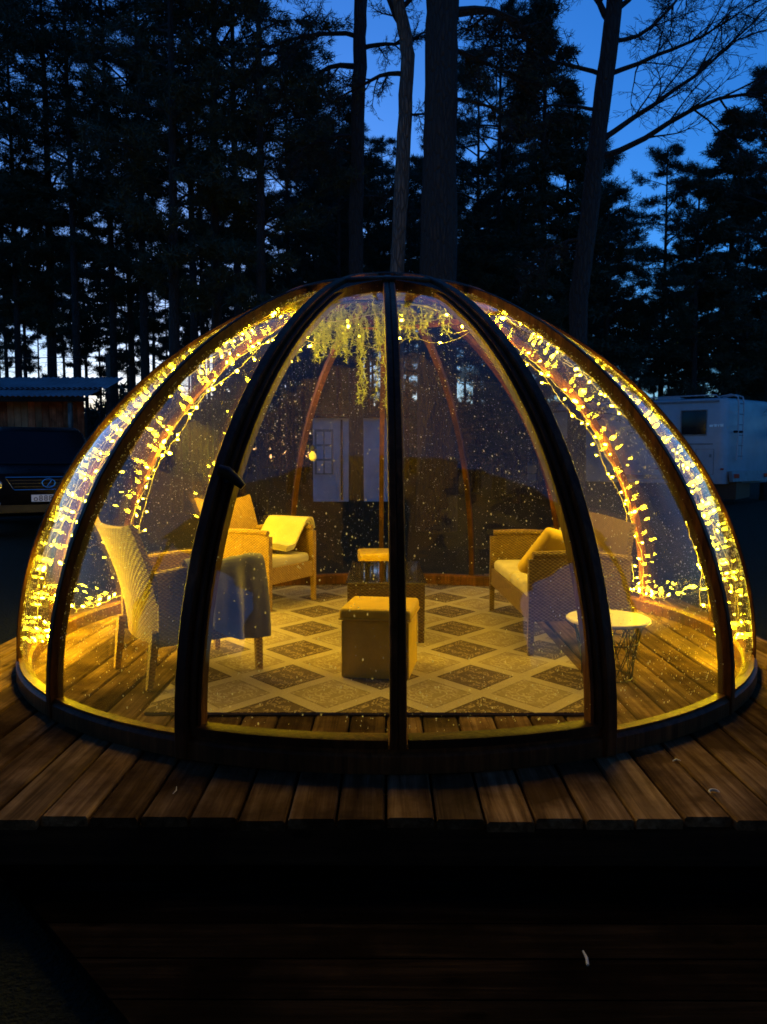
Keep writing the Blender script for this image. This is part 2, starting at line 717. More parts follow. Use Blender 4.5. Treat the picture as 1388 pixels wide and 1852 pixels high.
deck = structure(thing('deck', 'raised terrace of weathered brown planks under the dome', 'deck', (0, 0, 0)))
del deck['category']
PW, GAP = .188, .011
DX0, DX1, DY0, DY1 = -2.82, 2.98, -2.93, 3.1
nb = int((DX1 - DX0) / PW)
for i in range(nb):
    w = PW - GAP
    m = MB()
    x0 = DX0 + i * PW
    L = DY1 - DY0
    jit = rnd.uniform(-.02, .02)
    wz = rnd.uniform(-.0025, .0025)
    cx = x0 + PW / 2
    # plank with softened long edges
    e = .008
    prof = [(-w / 2, -.04), (w / 2, -.04), (w / 2, -e), (w / 2 - e, 0), (-w / 2 + e, 0), (-w / 2, -e)]
    vs = []
    for s in range(9):
        yy = DY0 + jit + (L - jit) * s / 8
        dz = .0025 * math.sin(s * 1.3 + i)
        for px_, pz_ in prof:
            vs.append((px_, yy, pz_ + dz))
    fs = []
    for s in range(8):
        for k in range(6):
            k2 = (k + 1) % 6
            fs.append((s * 6 + k, s * 6 + k2, (s + 1) * 6 + k2, (s + 1) * 6 + k))
    fs.append(tuple(range(6))[::-1])
    fs.append(tuple(48 + k for k in range(6)))
    m.add(vs, fs)
    m.build('plank', M['deck'], deck, loc=(cx, 0, wz - .003))
MB().box(((DX0 + DX1) / 2, DY0 + .05, -.16), (DX1 - DX0 - .06, .035, .225)).build('fascia_board', M['fascia'], deck)
MB().box((DX0 + .05, (DY0 + DY1) / 2, -.16), (.035, DY1 - DY0 - .12, .225)).build('fascia_board', M['fascia'], deck)
MB().box((DX1 - .08, (DY0 + DY1) / 2, -.16), (.035, DY1 - DY0 - .12, .225)).build('fascia_board', M['fascia'], deck)

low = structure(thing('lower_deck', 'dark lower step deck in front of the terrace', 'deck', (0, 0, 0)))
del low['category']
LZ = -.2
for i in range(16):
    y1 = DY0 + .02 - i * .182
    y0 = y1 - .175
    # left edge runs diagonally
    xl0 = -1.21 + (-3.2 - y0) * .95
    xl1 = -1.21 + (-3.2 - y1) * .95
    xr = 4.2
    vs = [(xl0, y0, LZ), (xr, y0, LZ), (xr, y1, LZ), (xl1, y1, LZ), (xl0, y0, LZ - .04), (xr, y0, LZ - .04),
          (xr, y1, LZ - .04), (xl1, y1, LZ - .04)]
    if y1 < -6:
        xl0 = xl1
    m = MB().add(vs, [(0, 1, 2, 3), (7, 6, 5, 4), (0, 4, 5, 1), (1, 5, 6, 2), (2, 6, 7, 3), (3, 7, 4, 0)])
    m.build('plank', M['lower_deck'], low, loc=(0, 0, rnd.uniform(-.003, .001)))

# ------------------------------------------------------------------ dome
R = 2.5
ZC = .12
PH0 = 1.2
STEP = 22.5
dome = thing('glass_dome', 'round glass garden dome with dark wooden ribs on the deck', 'garden dome', (0, 0, 0))


def prof_k(th):
    return 1 - .034 * math.sin(R_(2 * th)) * min(1.0, max(th, 0) / 60) ** .7


def sph(phi, th, r=R, lat=0.0):
    p, t = R_(phi), R_(th)
    r = r * prof_k(th)
    return V((r * math.cos(t) * math.sin(p) + lat * math.cos(p),
              -r * math.cos(t) * math.cos(p) + lat * math.sin(p), ZC + r * math.sin(t)))


def bar(m, phi, th0, th1, prof, n=30):
    """sweep closed profile [(radial offset, lateral)] along a meridian"""
    k = len(prof)
    vs = []
    for i in range(n + 1):
        th = th0 + (th1 - th0) * i / n
        for ro, la in prof:
            vs.append(sph(phi, th, R + ro, la))
    fs = []
    for i in range(n):
        for j in range(k):
            j2 = (j + 1) % k
            fs.append((i * k + j, (i + 1) * k + j, (i + 1) * k + j2, i * k + j2))
    fs.append(tuple(range(k)))
    fs.append(tuple(n * k + j for j in range(k))[::-1])
    m.add(vs, fs)
    return m


def rect(w, r0, r1, off=0.0, c=.006):
    a, b = off - w / 2, off + w / 2
    return [(r0, a), (r1 - c, a), (r1, a + c), (r1, b - c), (r1 - c, b), (r0, b)]


# base ring
MB().lathe([(R - .055, .0), (R + .034, .0), (R + .034, .074), (R + .028, .081), (R + .016, .09), (R + .016, .104),
            (R - .035, .104), (R - .04, .098), (R - .055, .084)], n=128, closed=True).build('base_ring', M['rib'], dome, True, 30)
# crown ring
TR = 72.0
pr = []
for ro, th in ((-.04, TR), (.04, TR), (.05, TR + .3), (.05, TR + 1.5), (.04, TR + 1.8), (-.04, TR + 1.8)):
    t = R_(th)
    kk = prof_k(th)
    pr.append(((R + ro) * kk * math.cos(t), ZC + (R + ro) * kk * math.sin(t)))
MB().lathe(pr, n=96, closed=True).build('crown_ring', M['rib'], dome, True, 30)
MB().lathe([(0, ZC + R - .09), (.2, ZC + R - .095), (.22, ZC + R - .07), (.22, ZC + R + .03), (.2, ZC + R + .045), (0, ZC + R + .05)],
           n=32).build('hub', M['rib'], dome, True, 30)
for k in range(-7, 9):
    phi = PH0 + STEP * k
    if k == 0:
        bar(MB(), phi, TR + 1.7, 86, rect(.05, -.045, .035)).build('rib', M['rib'], dome, True, 30)
    elif abs(k) == 1:
        s = 1 if k > 0 else -1
        j = bar(MB(), phi, -2.6, 86, rect(.06, -.06, .055, s * .002)).build('door_jamb', M['rib'], dome, True, 30)
    else:
        bar(MB(), phi, -2.6, 86, rect(.047, -.03, .045 if abs(k) < 3 else .03)).build('rib', M['rib'], dome, True, 30)


def pane(m, p0, p1, t0, t1, nu=8, nv=26, r=R):
    m.grid(lambda u, v: sph(p0 + (p1 - p0) * u, t0 + (t1 - t0) * v, r), nu, nv)
    return m


for k in range(-7, 9):
    p0, p1 = PH0 + STEP * k, PH0 + STEP * (k + 1)
    if k in (-1, 0):
        pane(MB(), p0, p1, TR + 1.4, 86).build('pane', M['glass'], dome, True, None)
    else:
        pane(MB(), p0, p1, -.7, 86).build('pane', M['glass_wet' if abs(p0 + STEP / 2) < 100 else 'glass'], dome, True, None)
# door leaves
for s in (-1, 1):
    d = MB()
    bar(d, PH0 + s * STEP, .3, TR + .3, rect(.03, -.05, .028, -s * .0445))
    dl = d.build('door', M['rib'], dome, True, 30)
    bar(MB(), PH0 + s * STEP, .3, TR + .3, rect(.02, -.045, .008, -s * .0705)).build('glazing_bead', M['rib'], dl, True, 30)
    bar(MB(), PH0, -.3, TR + .3, rect(.036, -.045, .033, s * .0185)).build('stile', M['rib'], dl, True, 30)
    # rounded upper corner of the leaf
    rc = .3
    vs, fs = [], []
    na, nr = 10, 4
    for a in range(na + 1):
        an = math.pi / 2 * a / na
        ex, ey = rc - rc * math.cos(an), rc - rc * math.sin(an)
        for b in range(nr + 1):
            fx, fy = ex * b / nr, ey * b / nr
            for ro in (.024, -.04):
                vs.append(sph(PH0 + s * STEP, TR - math.degrees(fy / R), R + ro, -s * (.06 + fx)))
    w_ = (nr + 1) * 2
    for a in range(na):
        for b in range(nr):
            p = a * w_ + b * 2
            fs.append((p, p + 2, p + w_ + 2, p + w_))
            fs.append((p + 1, p + w_ + 1, p + w_ + 3, p + 3))
        p = a * w_ + nr * 2
        fs.append((p, p + 1, p + w_ + 1, p + w_))
    MB().add(vs, fs).build('arch_corner', M['rib'], dl, False)
    # bottom rail
    prf = []
    n = 14
    m = MB()
    a0, a1 = (PH0, PH0 + STEP) if s > 0 else (PH0 - STEP, PH0)
    a0 += 1.0
    a1 -= 1.0
    vs, fs = [], []
    for i in range(n + 1):
        a = a0 + (a1 - a0) * i / n
        for ro, z in ((-.048, .107), (.026, .107), (.026, .145), (.012, .152), (-.048, .152)):
            rr = math.sqrt(max(R * R - (z - ZC) ** 2, 0)) * .9995 + ro
            vs.append((rr * math.sin(R_(a)), -rr * math.cos(R_(a)), z))
    for i in range(n):
        for j in range(5):
            j2 = (j + 1) % 5
            fs.append((i * 5 + j, (i + 1) * 5 + j, (i + 1) * 5 + j2, i * 5 + j2))
    m.add(vs, fs).build('bottom_rail', M['rib'], dl, True, 30)
    pane(MB(), a0 - .6, a1 + .6, 1.5, TR + 1.3, 10, 26, R - .005).build('pane', M['glass'], dl, True, None)
    if s < 0:
        # round knob on a stem, standing off the leaf
        b = sph(PH0 - STEP, 27.5, R + .02, .05)
        nrm = (b - V((0, 0, ZC))).normalized()
        side = V((1, 0, -.25)).normalized()
        h = MB()
        h.tube([b, b + nrm * .012], .036, 16)
        h.tube([b, b + nrm * .03, b + nrm * .06], .014, 10)
        e0 = b + nrm * .062
        h.tube([e0 - side * .02, e0 + side * .02, e0 + side * .07 - V((0, 0, .03)), e0 + side * .1 - V((0, 0, .05))],
               [.027, .03, .024, .017], 12)
        h.build('handle', M['black_metal'], dl, True, 40)

# rain on the glazing
nd = 42000
ph = nrg.uniform(-180, 180, nd * 3)
th = np.degrees(np.arcsin(nrg.uniform(0.02, .96, nd * 3)))
dn = (np.sin(ph * .21 + th * .13) + np.sin(ph * .09 - th * .31 + 1.7) + np.sin(ph * .47 + 2.1) * .6
      + np.sin(th * .37 + ph * .05) * .5) / 3.1
front = np.abs(ph) < 100
side = (np.clip(np.abs(ph) - 22, 0, 40) / 40)
keep = nrg.uniform(0, 1, nd * 3) < (.06 + .2 * np.clip(dn + .35, 0, 1) ** 1.5 + .5 * side * np.clip(dn + .7, 0, 1)) * np.where(front, 1, .35)
ph, th = np.radians(ph[keep]), np.radians(th[keep])
n = len(ph)
rad = nrg.lognormal(-6.25, .5, n).clip(.0008, .0042)
out = np.stack([np.cos(th) * np.sin(ph), -np.cos(th) * np.cos(ph), np.sin(th)], 1)
tx = np.stack([np.cos(ph), np.sin(ph), np.zeros(n)], 1)
ty = np.cross(out, tx)
el = nrg.uniform(1, 1.7, n)
kk = 1 - .034 * np.sin(2 * th) * np.minimum(1, th / R_(60)) ** .7
c0 = out * ((R + .003) * kk)[:, None] + np.array([0, 0, ZC])
ringv = []
for a in range(5):
    ca, sa = math.cos(a * 2 * math.pi / 5), math.sin(a * 2 * math.pi / 5)
    ringv.append(c0 + tx * (rad * ca)[:, None] + ty * (rad * sa * el)[:, None])
apex = c0 + out * (rad * .55)[:, None]
tris = []
for a in range(5):
    tris += [ringv[a], ringv[(a + 1) % 5], apex]
verts = np.stack(tris, 1).reshape(-1, 3)
drops = link('rain_drops', tri_mesh('rain_drops', verts, 3, M['drops']))
drops['kind'] = 'stuff'
drops['label'] = 'rain drops beading on the curved dome glazing'

# ------------------------------------------------------------------ light strings
bm = MB()
bm.tube([(0, 0, -.004), (0, 0, .002), (0, 0, .012), (0, 0, .02), (0, 0, .024)], [.004, .006, .0068, .0058, .002], 7)
bulb_me = bm.mesh('bulb', M['bulb'], True)
sm = MB()
sm.tube([(0, 0, -.02), (0, 0, -.003)], [.004, .0055], 5)
sock_me = sm.mesh('socket', M['wire'])


def light_string(phi, th0, th1, label, nb, spread, seed, foot=0.0):
    q = random.Random(seed)
    t = thing('light_string', label, 'string lights', tuple(sph(phi, 2, R - .1)), 0, 'warm string lights tied along the dome ribs')
    org = t.location.copy()
    w = MB()
    tot = (th1 - th0)
    for lane, (lo, amp) in enumerate(((-spread, .03), (spread, .03))):
        pts = []
        nseg = 70
        pha = q.uniform(0, 6)
        bow = q.uniform(.4, 1.0)
        for i in range(nseg + 1):
            f = i / nseg
            la = lo * (1 + .25 * math.sin(f * 7 + pha)) + amp * .45 * math.sin(f * 29 + pha) + q.uniform(-.004, .004)
            rr = R - .055 - .022 * bow * (1 + math.sin(f * 23 + pha * 2)) + q.uniform(-.006, .006)
            pts.append(sph(phi, th0 + tot * f, rr, la * (1 - .45 * f)) - org)
        w.tube(pts, .0017, 4)
        for i in range(nb):
            f = (i + .5 + q.uniform(-.3, .3)) / nb
            k = min(int(f * nseg), nseg - 1)
            p = pts[k]
            d = V((q.uniform(-1, 1), q.uniform(-1, 1), q.uniform(-.9, .5)))
            d = (d + V((math.cos(R_(phi)), math.sin(R_(phi)), 0)) * q.choice((-1.2, 1.2))).normalized()
            L = q.uniform(.008, .034)
            e = p + d * L
            w.tube([p, p + d * L * .5 + V((0, 0, -.004)), e], .0015, 4)
            rot = d.to_track_quat('Z', 'Y').to_euler()
            s = q.choice((.65, .7, .8, .85, .9, 1, 1.6))
            b = link('bulb', bulb_me, t, e + d * .018, rot, (s, s, s))
            link('socket', sock_me, b)
    if foot:
        # the tail of the string lies along the base ring
        pts = []
        for i in range(25):
            f = i / 24
            pts.append(sph(phi + foot * f, 1.5, R - .13 - .03 * math.sin(f * 19)) + V((0, 0, .02 * abs(math.sin(f * 13)) - .02)) - org)
        w.tube(pts, .0017, 4)
        for i in range(9):
            p = pts[int((i + .4) / 9 * 24)]
            d = V((q.uniform(-1, 1), q.uniform(-1, 1), q.uniform(.2, .8))).normalized()
            e = p + d * .02
            w.tube([p, e], .0022, 4)
            b = link('bulb', bulb_me, t, e + d * .018, d.to_track_quat('Z', 'Y').to_euler())
            link('socket', sock_me, b)
    w.build('wire', M['wire'], t)
    return t


light_string(PH0 - 67.5, 2, 72, 'yellow light string down the outermost rib on the car side', 25, .075, 1, -14)
light_string(PH0 - 90, 2, 66, 'yellow light string on the rib behind the tall chair back', 20, .06, 2)
light_string(PH0 - 112.5, 3, 72, 'yellow light string rising just over the tall front chair back', 20, .06, 3, 20)
light_string(PH0 - 135, 5, 66, 'faint light string on the rib behind the rear armchair', 15, .05, 4)
light_string(PH0 + 67.5, 2, 70, 'yellow light string down the outermost rib on the motorhome side', 25, .075, 5, 12)
light_string(PH0 + 90, 2, 56, 'short light string low on the rib beside the motorhome', 15, .05, 6)
light_string(PH0 + 112.5, 3, 72, 'yellow light string on the rib behind the round side table', 21, .05, 7, -10)


# ------------------------------------------------------------------ furniture
def wicker_seat(name, label, cat, loc, rz, W, group, mat, cushions=1, cm=None, D=.74, lean=.19, flare=.035, top=.70):
    """faces +x, width along y"""
    t = thing(name, label, cat, loc, rz, group)
    hw = W / 2
    hd = D / 2
    for sx in (-1, 1):
        for sy in (-1, 1):
            if sx > 0:
                MB().taper((hd - .03, sy * (hw - .03), 0), (hd - .035, sy * (hw - .035), .67), .036, .05).build('leg', mat, t)
            else:
                MB().taper((-hd + .01, sy * (hw - .05), 0), (-hd + .05, sy * (hw - .045), .34), .036, .05).build('leg', mat, t)

    def back(u, v):
        a = 2 * u - 1
        z = .25 + top * v
        x = -hd + .06 - lean * v ** 1.7 + .05 * a * a * (1 - .2 * v)
        wy = hw - .03 + flare * v ** 2
        z += flare * a ** 4 * v
        return (x, a * wy, z), V((1, -.1 * a, .3 * v)).normalized()
    MB().slab(back, 14, 12, .035).build('backrest', mat, t, True, 50)
    for sy in (-1, 1):
        def arm(u, v, sy=sy):
            x = -hd + .06 + (D - .115) * u
            top = .69 - .03 * (1 - u) + .02 * math.sin(u * 3.1)
            z = .25 + (top - .25) * v
            return (x, sy * (hw - .035 + .012 * math.sin(v * 3.1)), z), V((0, 1, 0))
        a = MB().slab(arm, 10, 8, .03).build('arm', mat, t, True, 50)
        MB().tube([(-hd + .05 + (D - .09) * i / 10, sy * (hw - .035), .69 - .03 * (1 - i / 10) + .02 * math.sin(i * .31) + .006)
                   for i in range(11)], .026, 8).build('arm_rail', mat, a, True, 50)
    MB().slab(lambda u, v: ((hd - .035, (2 * u - 1) * (hw - .05), .25 + .14 * v), V((1, 0, 0))), 6, 2, .03).build('apron', mat, t)
    MB().box((0.02, 0, .355), (D - .16, W - .12, .03)).build('seat', mat, t)
    cw = (W - .13) / cushions
    for i in range(cushions):
        MB().rbox((.04, -(W - .13) / 2 + cw * (i + .5), .42), (D - .15, cw - .008, .1), .04, 3, puff=.018).build(
            'seat_cushion', cm or M['beige'], t, True, 60)
    return t


ch1 = wicker_seat('wicker_armchair', 'honey wicker armchair with its tall back turned to the glass, blanket on its arm', 'armchair',
                  (-1.27, -.9, 0), R_(36.5), .70, 'wicker armchairs in the dome', M['wicker'])
ch2 = wicker_seat('wicker_armchair', 'honey wicker armchair at the back with beige seat and a folded blanket', 'armchair',
                  (-1.14, 1.27, 0), R_(-30), .72, 'wicker armchairs in the dome', M['wicker'])
sofa = wicker_seat('wicker_loveseat', 'two-seat wicker sofa with beige cushions opposite the armchairs', 'sofa',
                   (1.3, .155, 0), R_(180 + 2), 1.58, None, M['wicker_brown'], 2, D=.76, lean=.06, flare=0.0, top=.66)

# blanket hung over the near arm of the front chair (local frame of the chair: near arm at y=-.315)
BW = Matrix.Rotation(R_(36.5), 4, 'Z')
BO = V((-1.27, -.9, 0))


def drape(u, v):
    x = .36 - .5 * u                       # along the arm
    s = v                                  # 0 inside hem .. 1 outside hem
    fold = math.sin(u * 17 + .6) * .6 + math.sin(u * 31 + 2) * .25
    a = .315 + .035
    if s < .28:
        k = s / .28
        y = -.25 + .01 * fold
        z = .50 + .22 * k
        y -= .02 * k
    elif s < .42:
        k = (s - .28) / .14
        y = -.27 - .09 * k
        z = .72 + .022 * math.sin(k * math.pi) + .006 * fold
    else:
        k = (s - .42) / .58
        L = .45 + .05 * math.sin(u * 5 + .5) - .04 * u
        y = -.36 - .03 * k - .045 * fold * k ** .6 - .02 * math.sin(k * 3)
        z = .72 - L * k
        x += .02 * fold * k
    z += .012 * math.sin(u * 9)
    return BO + BW @ V((x, y, z))


def drape_n(u, v):
    p = drape(u, v)
    a = drape(min(u + .01, 1), v) - drape(max(u - .01, 0), v)
    b = drape(u, min(v + .01, 1)) - drape(u, max(v - .01, 0))
    nn = a.cross(b)
    return p, nn.normalized() if nn.length > 1e-9 else V((0, 0, 1))


tag(MB().slab(drape_n, 48, 44, .014).build('throw_blanket', M['blanket'], None, True, 80),
    'grey fleece blanket hanging over the arm of the front armchair', 'blanket')

# folded blanket lying from the seat up over the far arm of the rear chair
C2 = Matrix.Rotation(R_(-30), 4, 'Z')
C2O = V((-1.14, 1.27, 0))


def fold_sheet(off):
    def fn(u, v):
        x = -.2 + .46 * u + .008 * math.sin(v * 9)
        if v < .55:
            k = v / .55
            y = .0 + .24 * k
            z = .505 + .04 * k ** 2 + off + .006 * math.sin(u * 11 + v * 4)
            z += .1 * max(0, k - .5) * 2 * .9
        elif v < .8:
            k = (v - .55) / .25
            y = .24 + .1 * k
            z = .635 + .1 * math.sin(k * math.pi / 2) + off
        else:
            k = (v - .8) / .2
            y = .34 + .055 * k + off * .5
            z = .735 - .1 * k * k + off
        return C2O + C2 @ V((x + off * .6, y, z))

    def fn2(u, v):
        p = fn(u, v)
        a = fn(min(u + .01, 1), v) - fn(max(u - .01, 0), v)
        b = fn(u, min(v + .01, 1)) - fn(u, max(v - .01, 0))
        return p, a.cross(b).normalized()
    return fn2


fb = MB()
for i in range(3):
    fb.slab(fold_sheet(.012 + i * .019), 12, 26, .017)
tag(fb.build('folded_blanket', M['blanket_b'], None, True, 60), 'cream folded blanket over the far arm of the rear armchair', 'blanket')

cu = MB()
rot = Matrix.Rotation(R_(8), 3, 'Z') @ Matrix.Rotation(R_(-52), 3, 'X') @ Matrix.Rotation(R_(20), 3, 'Z')
cu.rbox((0, 0, 0), (.42, .42, .09), .04, 4, rot, .045)
tag(cu.build('throw_cushion', M['yellow_cloth'], None, True, 60, (1.2, -.36, .66)), 'yellow cushion leaning in the near corner of the wicker sofa', 'cushion')
cu = MB()
rot = Matrix.Rotation(R_(-20), 3, 'Y') @ Matrix.Rotation(R_(75), 3, 'Y')
cu.rbox((0, 0, 0), (.44, .46, .09), .04, 4, rot, .04)
tag(cu.build('throw_cushion', M['grey_cloth'], None, True, 60, (1.5, .05, .64)), 'pale grey cushion against the back of the wicker sofa', 'cushion')


def ottoman(loc, rz, label, s=.43):
    t = thing('storage_ottoman', label, 'ottoman', loc, rz, 'yellow cube ottomans')
    MB().rbox((0, 0, .18), (s - .02, s - .02, .36), .01, 2).build('box', M['yellow'], t, True, 40)
    l = MB().rbox((0, 0, .398), (s + .012, s + .012, .072), .024, 3, puff=.014).build('lid', M['yellow'], t, True, 60)
    MB().tube([((s / 2 + .006) * a, (s / 2 + .006) * b, .37) for a, b in
               ((-.97, -1), (.97, -1), (1, -.97), (1, .97), (.97, 1), (-.97, 1), (-1, .97), (-1, -.97))], .005, 5, closed=True).build('piping', M['yellow'], l)
    for a in (-1, 1):
        for b in (-1, 1):
            MB().tube([(a * (s / 2 - .0115), b * (s / 2 - .0115), .012), (a * (s / 2 - .0115), b * (s / 2 - .0115), .355)], .0045, 5).build('seam', M['yellow'], t)
    return t


ottoman((-.035, -.96, .008), R_(-9), 'yellow cube ottoman standing nearest the glass doors')
ottoman((-.05, 1.68, .008), R_(4), 'yellow cube ottoman behind the coffee table, mostly hidden by it')

t = thing('coffee_table', 'low brown wicker coffee table with a glass top between the ottomans', 'coffee table', (0, .27, .008))
MB().rbox((0, 0, .447), (.58, 1.1, .012), .005, 2).build('glass_top', M['table_glass'], t)
MB().box((0, 0, .428), (.555, 1.075, .02)).build('table_board', M['wicker_brown'], t)
for sx in (-1, 1):
    MB().box((sx * .265, 0, .36), (.025, 1.0, .115)).build('apron', M['wicker_brown'], t)
    MB().box((0, sx * .525, .36), (.49, .025, .115)).build('apron', M['wicker_brown'], t)
    for sy in (-1, 1):
        MB().taper((sx * .255, sy * .515, 0), (sx * .255, sy * .515, .418), .042, .05).build('leg', M['wicker_brown'], t)

t = thing('side_table', 'small round side table with cream top on a black wire basket', 'side table', (1.37, -1.06, 0))
MB().lathe([(0, .352), (.245, .352), (.253, .357), (.253, .367), (.247, .372), (0, .372)], n=48).build('table_top', M['table_top'], t, True, 30)
wb = MB()
for rr, zz in ((.21, .345), (.185, .23), (.15, .006)):
    wb.tube([(rr * math.cos(a * math.pi / 18), rr * math.sin(a * math.pi / 18), zz) for a in range(36)], .004, 5, closed=True)
for i in range(14):
    a0, a1 = i * 2 * math.pi / 14, (i + 1.5) * 2 * math.pi / 14
    a2 = (i - 1.5) * 2 * math.pi / 14
    p = lambda r, a, z: (r * math.cos(a), r * math.sin(a), z)
    wb.tube([p(.21, a0, .345), p(.15, a1, .006)], .0035, 5)
    wb.tube([p(.21, a0, .345), p(.15, a2, .006)], .0035, 5)
wb.build('wire_basket', M['black_metal'], t, True, 60)

rg = thing('rug', 'large beige rug with brown ornate diamonds on the dome floor', 'rug', (-.03, .2, 0))
MB().slab(lambda u, v: ((2.5 * (u - .5), 3.96 * (v - .5), .011 + .004 * math.sin(v * 31 + u * 5) * max(0, v - .45) * 1.8 + .0012 * math.sin(u * 23 + v * 9)),
                        V((0, 0, 1))), 40, 64, .009).build('pile', M['rug'], rg, True)
MB().tube([(1.25 * a, 1.98 * b, .006) for a, b in ((-.99, -1), (.99, -1), (1, -.993), (1, .993), (.99, 1), (-.99, 1), (-1, .993), (-1, -.993))],
          .006, 5, closed=True).build('binding', M['rug_edge'], rg)

# trailing greenery under the crown
hg = thing('hanging_greenery', 'trailing green plant garland hanging under the top of the dome', 'garland', (-.1, 0, 2.4))
MB().tube([(.5 * math.cos(a * math.pi / 12), .5 * math.sin(a * math.pi / 12), 0) for a in range(24)], .012, 6, closed=True).build('hoop', M['black_metal'], hg)
st = MB()
LV = []
q = random.Random(5)
for i in range(120):
    a = q.uniform(0, 2 * math.pi)
    r = q.uniform(.2, .62)
    x, y = r * math.cos(a), r * math.sin(a)
    # long trails on one side near the middle
    L = q.uniform(.06, .2)
    if -.15 < x < .1 and q.random() < .6:
        L = q.uniform(.35, .78)
    elif x < .05:
        L = q.uniform(.15, .34)
    pts = []
    ns = max(4, int(L / .04))
    dx, dy = q.uniform(-.08, .08), q.uniform(-.08, .08)
    for k in range(ns + 1):
        f = k / ns
        pts.append(V((x + dx * f + .012 * math.sin(k * 1.7 + i), y + dy * f, .03 - L * f + .05 * math.sin(f * 3.1) * (1 - f))))
    st.tube(pts, [.0035 * (1 - .6 * k / ns) for k in range(ns + 1)], 3)
    for k in range(ns):
        for _ in range(7):
            c = pts[k].lerp(pts[k + 1], q.random())
            d = V((q.uniform(-1, 1), q.uniform(-1, 1), q.uniform(-1, .4))).normalized()
            l_ = q.uniform(.02, .045)
            w_ = d.orthogonal().normalized() * q.uniform(.003, .007)
            LV += [c, c + d * l_ * .5 + w_, c + d * l_, c + d * l_ * .5 - w_]
st.build('stems', M['leaf'], hg)
lo = link('leaves', tri_mesh('leaves', np.array([tuple(p) for p in LV]), 4, M['leaf']), hg)

q = random.Random(12)  # extra string added to light the greenery and the ottoman tops below
cs = thing('light_string', 'yellow light string added round the greenery under the dome top to brighten it', 'string lights', (-.05, 0, 2.3), 0, 'warm string lights tied along the dome ribs')
w = MB()
cp = []
for i in range(40):
    a = i / 40 * 2 * math.pi
    rr = .62 + .1 * math.sin(a * 5)
    cp.append(V((rr * math.cos(a), rr * math.sin(a), -.02 + .035 * math.sin(a * 7))))
w.tube(cp, .0014, 4, closed=True)
for i in range(10):
    p = cp[i * 4]
    d = V((q.uniform(-1, 1), q.uniform(-1, 1), q.uniform(-.6, .8))).normalized()
    e = p + d * .025
    w.tube([p, e], .0022, 4)
    b = link('bulb', bulb_me, cs, e + d * .018, d.to_track_quat('Z', 'Y').to_euler())
    link('socket', sock_me, b)
w.build('wire', M['wire'], cs)

fbx = thing('festoon_bulb', 'single unlit globe bulb hanging at the back rib behind the doors', 'bulb', (-.73, 1.9, 1.36))
MB().lathe([(0, -.045), (.02, -.042), (.036, -.025), (.04, 0), (.034, .022), (.018, .042), (.016, .05), (0, .05)], n=20).build('globe', M['globe'], fbx, True, 60)
MB().lathe([(0, .05), (.02, .05), (.022, .06), (.022, .1), (.01, .112), (0, .112)], n=16).build('socket', M['black_metal'], fbx, True, 40)
MB().tube([(0, 0, .11), (.0, .02, .2), (-.06, .06, .3)], .004, 5).build('cable', M['black_metal'], fbx)

# ------------------------------------------------------------------ things around the dome
def wx(px, depth):
    """metres to the side at a distance from the photographer"""
    return (px - 694) / 1389 * depth


YC = -CAM_D
# --- timber shed
sh = thing('shed', 'red-brown board shed with a corrugated metal roof behind the black car', 'shed', (-10.5, YC + 22, GF + .12))
q = random.Random(3)
for i in range(30):
    w = .2
    x = -4.0 + i * w
    MB().box((0, 0, 1.53), (w - .012, .025 + q.uniform(0, .008), 3.06)).build('board', M['shed_board'], sh, loc=(x, q.uniform(-.006, .006), 0))
MB().box((-1.2, .08, 1.5), (6.1, .1, 3.0)).build('back_wall', M['fascia'], sh)
MB().box((-1.0, .32, 3.16), (6.6, .06, .24)).build('purlin', M['fascia'], sh)


def corr(x0, x1, y0, y1, z0, z1, pitch=.15, amp=.018):
    m = MB()
    nx = int((x1 - x0) / pitch * 6)
    m.slab(lambda u, v: ((x0 + (x1 - x0) * u, y0 + (y1 - y0) * v, z0 + (z1 - z0) * v + amp * math.sin((x1 - x0) * u / pitch * 2 * math.pi)),
                         V((0, -.3, .95))), nx, 2, .004)
    return m


rf = corr(-4.6, 2.3, -.75, .35, 2.95, 3.22).build('roof_sheet', M['roof_metal'], sh, True, 60)
rf2 = corr(-4.6, 2.5, .2, 1.9, 3.235, 3.72).build('roof_sheet', M['roof_metal'], sh, True, 60)
MB().box((-1.15, -.72, 2.86), (6.8, .03, .12)).build('fascia_board', M['fascia'], sh)
for x in (-3.9, -.9, 1.75):
    MB().box((x, -.6, 1.42), (.1, .1, 2.8)).build('post', M['grey_wood'], sh)

up = thing('utility_post', 'grey square post carrying a thin cable above the shed roof', 'post', (wx(197, 25.5), YC + 25.5, GF))
MB().taper((0, 0, 0), (0, 0, 4.75), .17, .15).build('post', M['grey_wood'], up)
MB().tube([(0, 0, 4.68), (-3, -.05, 4.62), (-6, -.1, 4.74), (-10, -.1, 5.0)], .014, 5).build('cable', M['black_metal'], up)
MB().tube([(0, 0, 4.7), (.4, .0, 4.68), (.55, 0, 4.6)], .014, 5).build('bracket', M['black_metal'], up)

# --- black off-road car, nose to the camera (local: nose at -y, x across)
car = thing('parked_car', 'black off-road car parked nose-on beside the dome', 'car', (-6.98, 9.75, GF), R_(27))
car.scale = (1.07, 1.07, 1.07)


def loft(secs, name, mat, parent, smooth=True, n=None):
    m = MB()
    k = len(secs[0])
    vs = [p for s in secs for p in s]
    fs = []
    for i in range(len(secs) - 1):
        for j in range(k):
            j2 = (j + 1) % k
            fs.append((i * k + j, i * k + j2, (i + 1) * k + j2, (i + 1) * k + j))
    fs.append(tuple(range(k))[::-1])
    fs.append(tuple((len(secs) - 1) * k + j for j in range(k)))
    m.add(vs, fs)
    return m.build(name, mat, parent, smooth, 35)


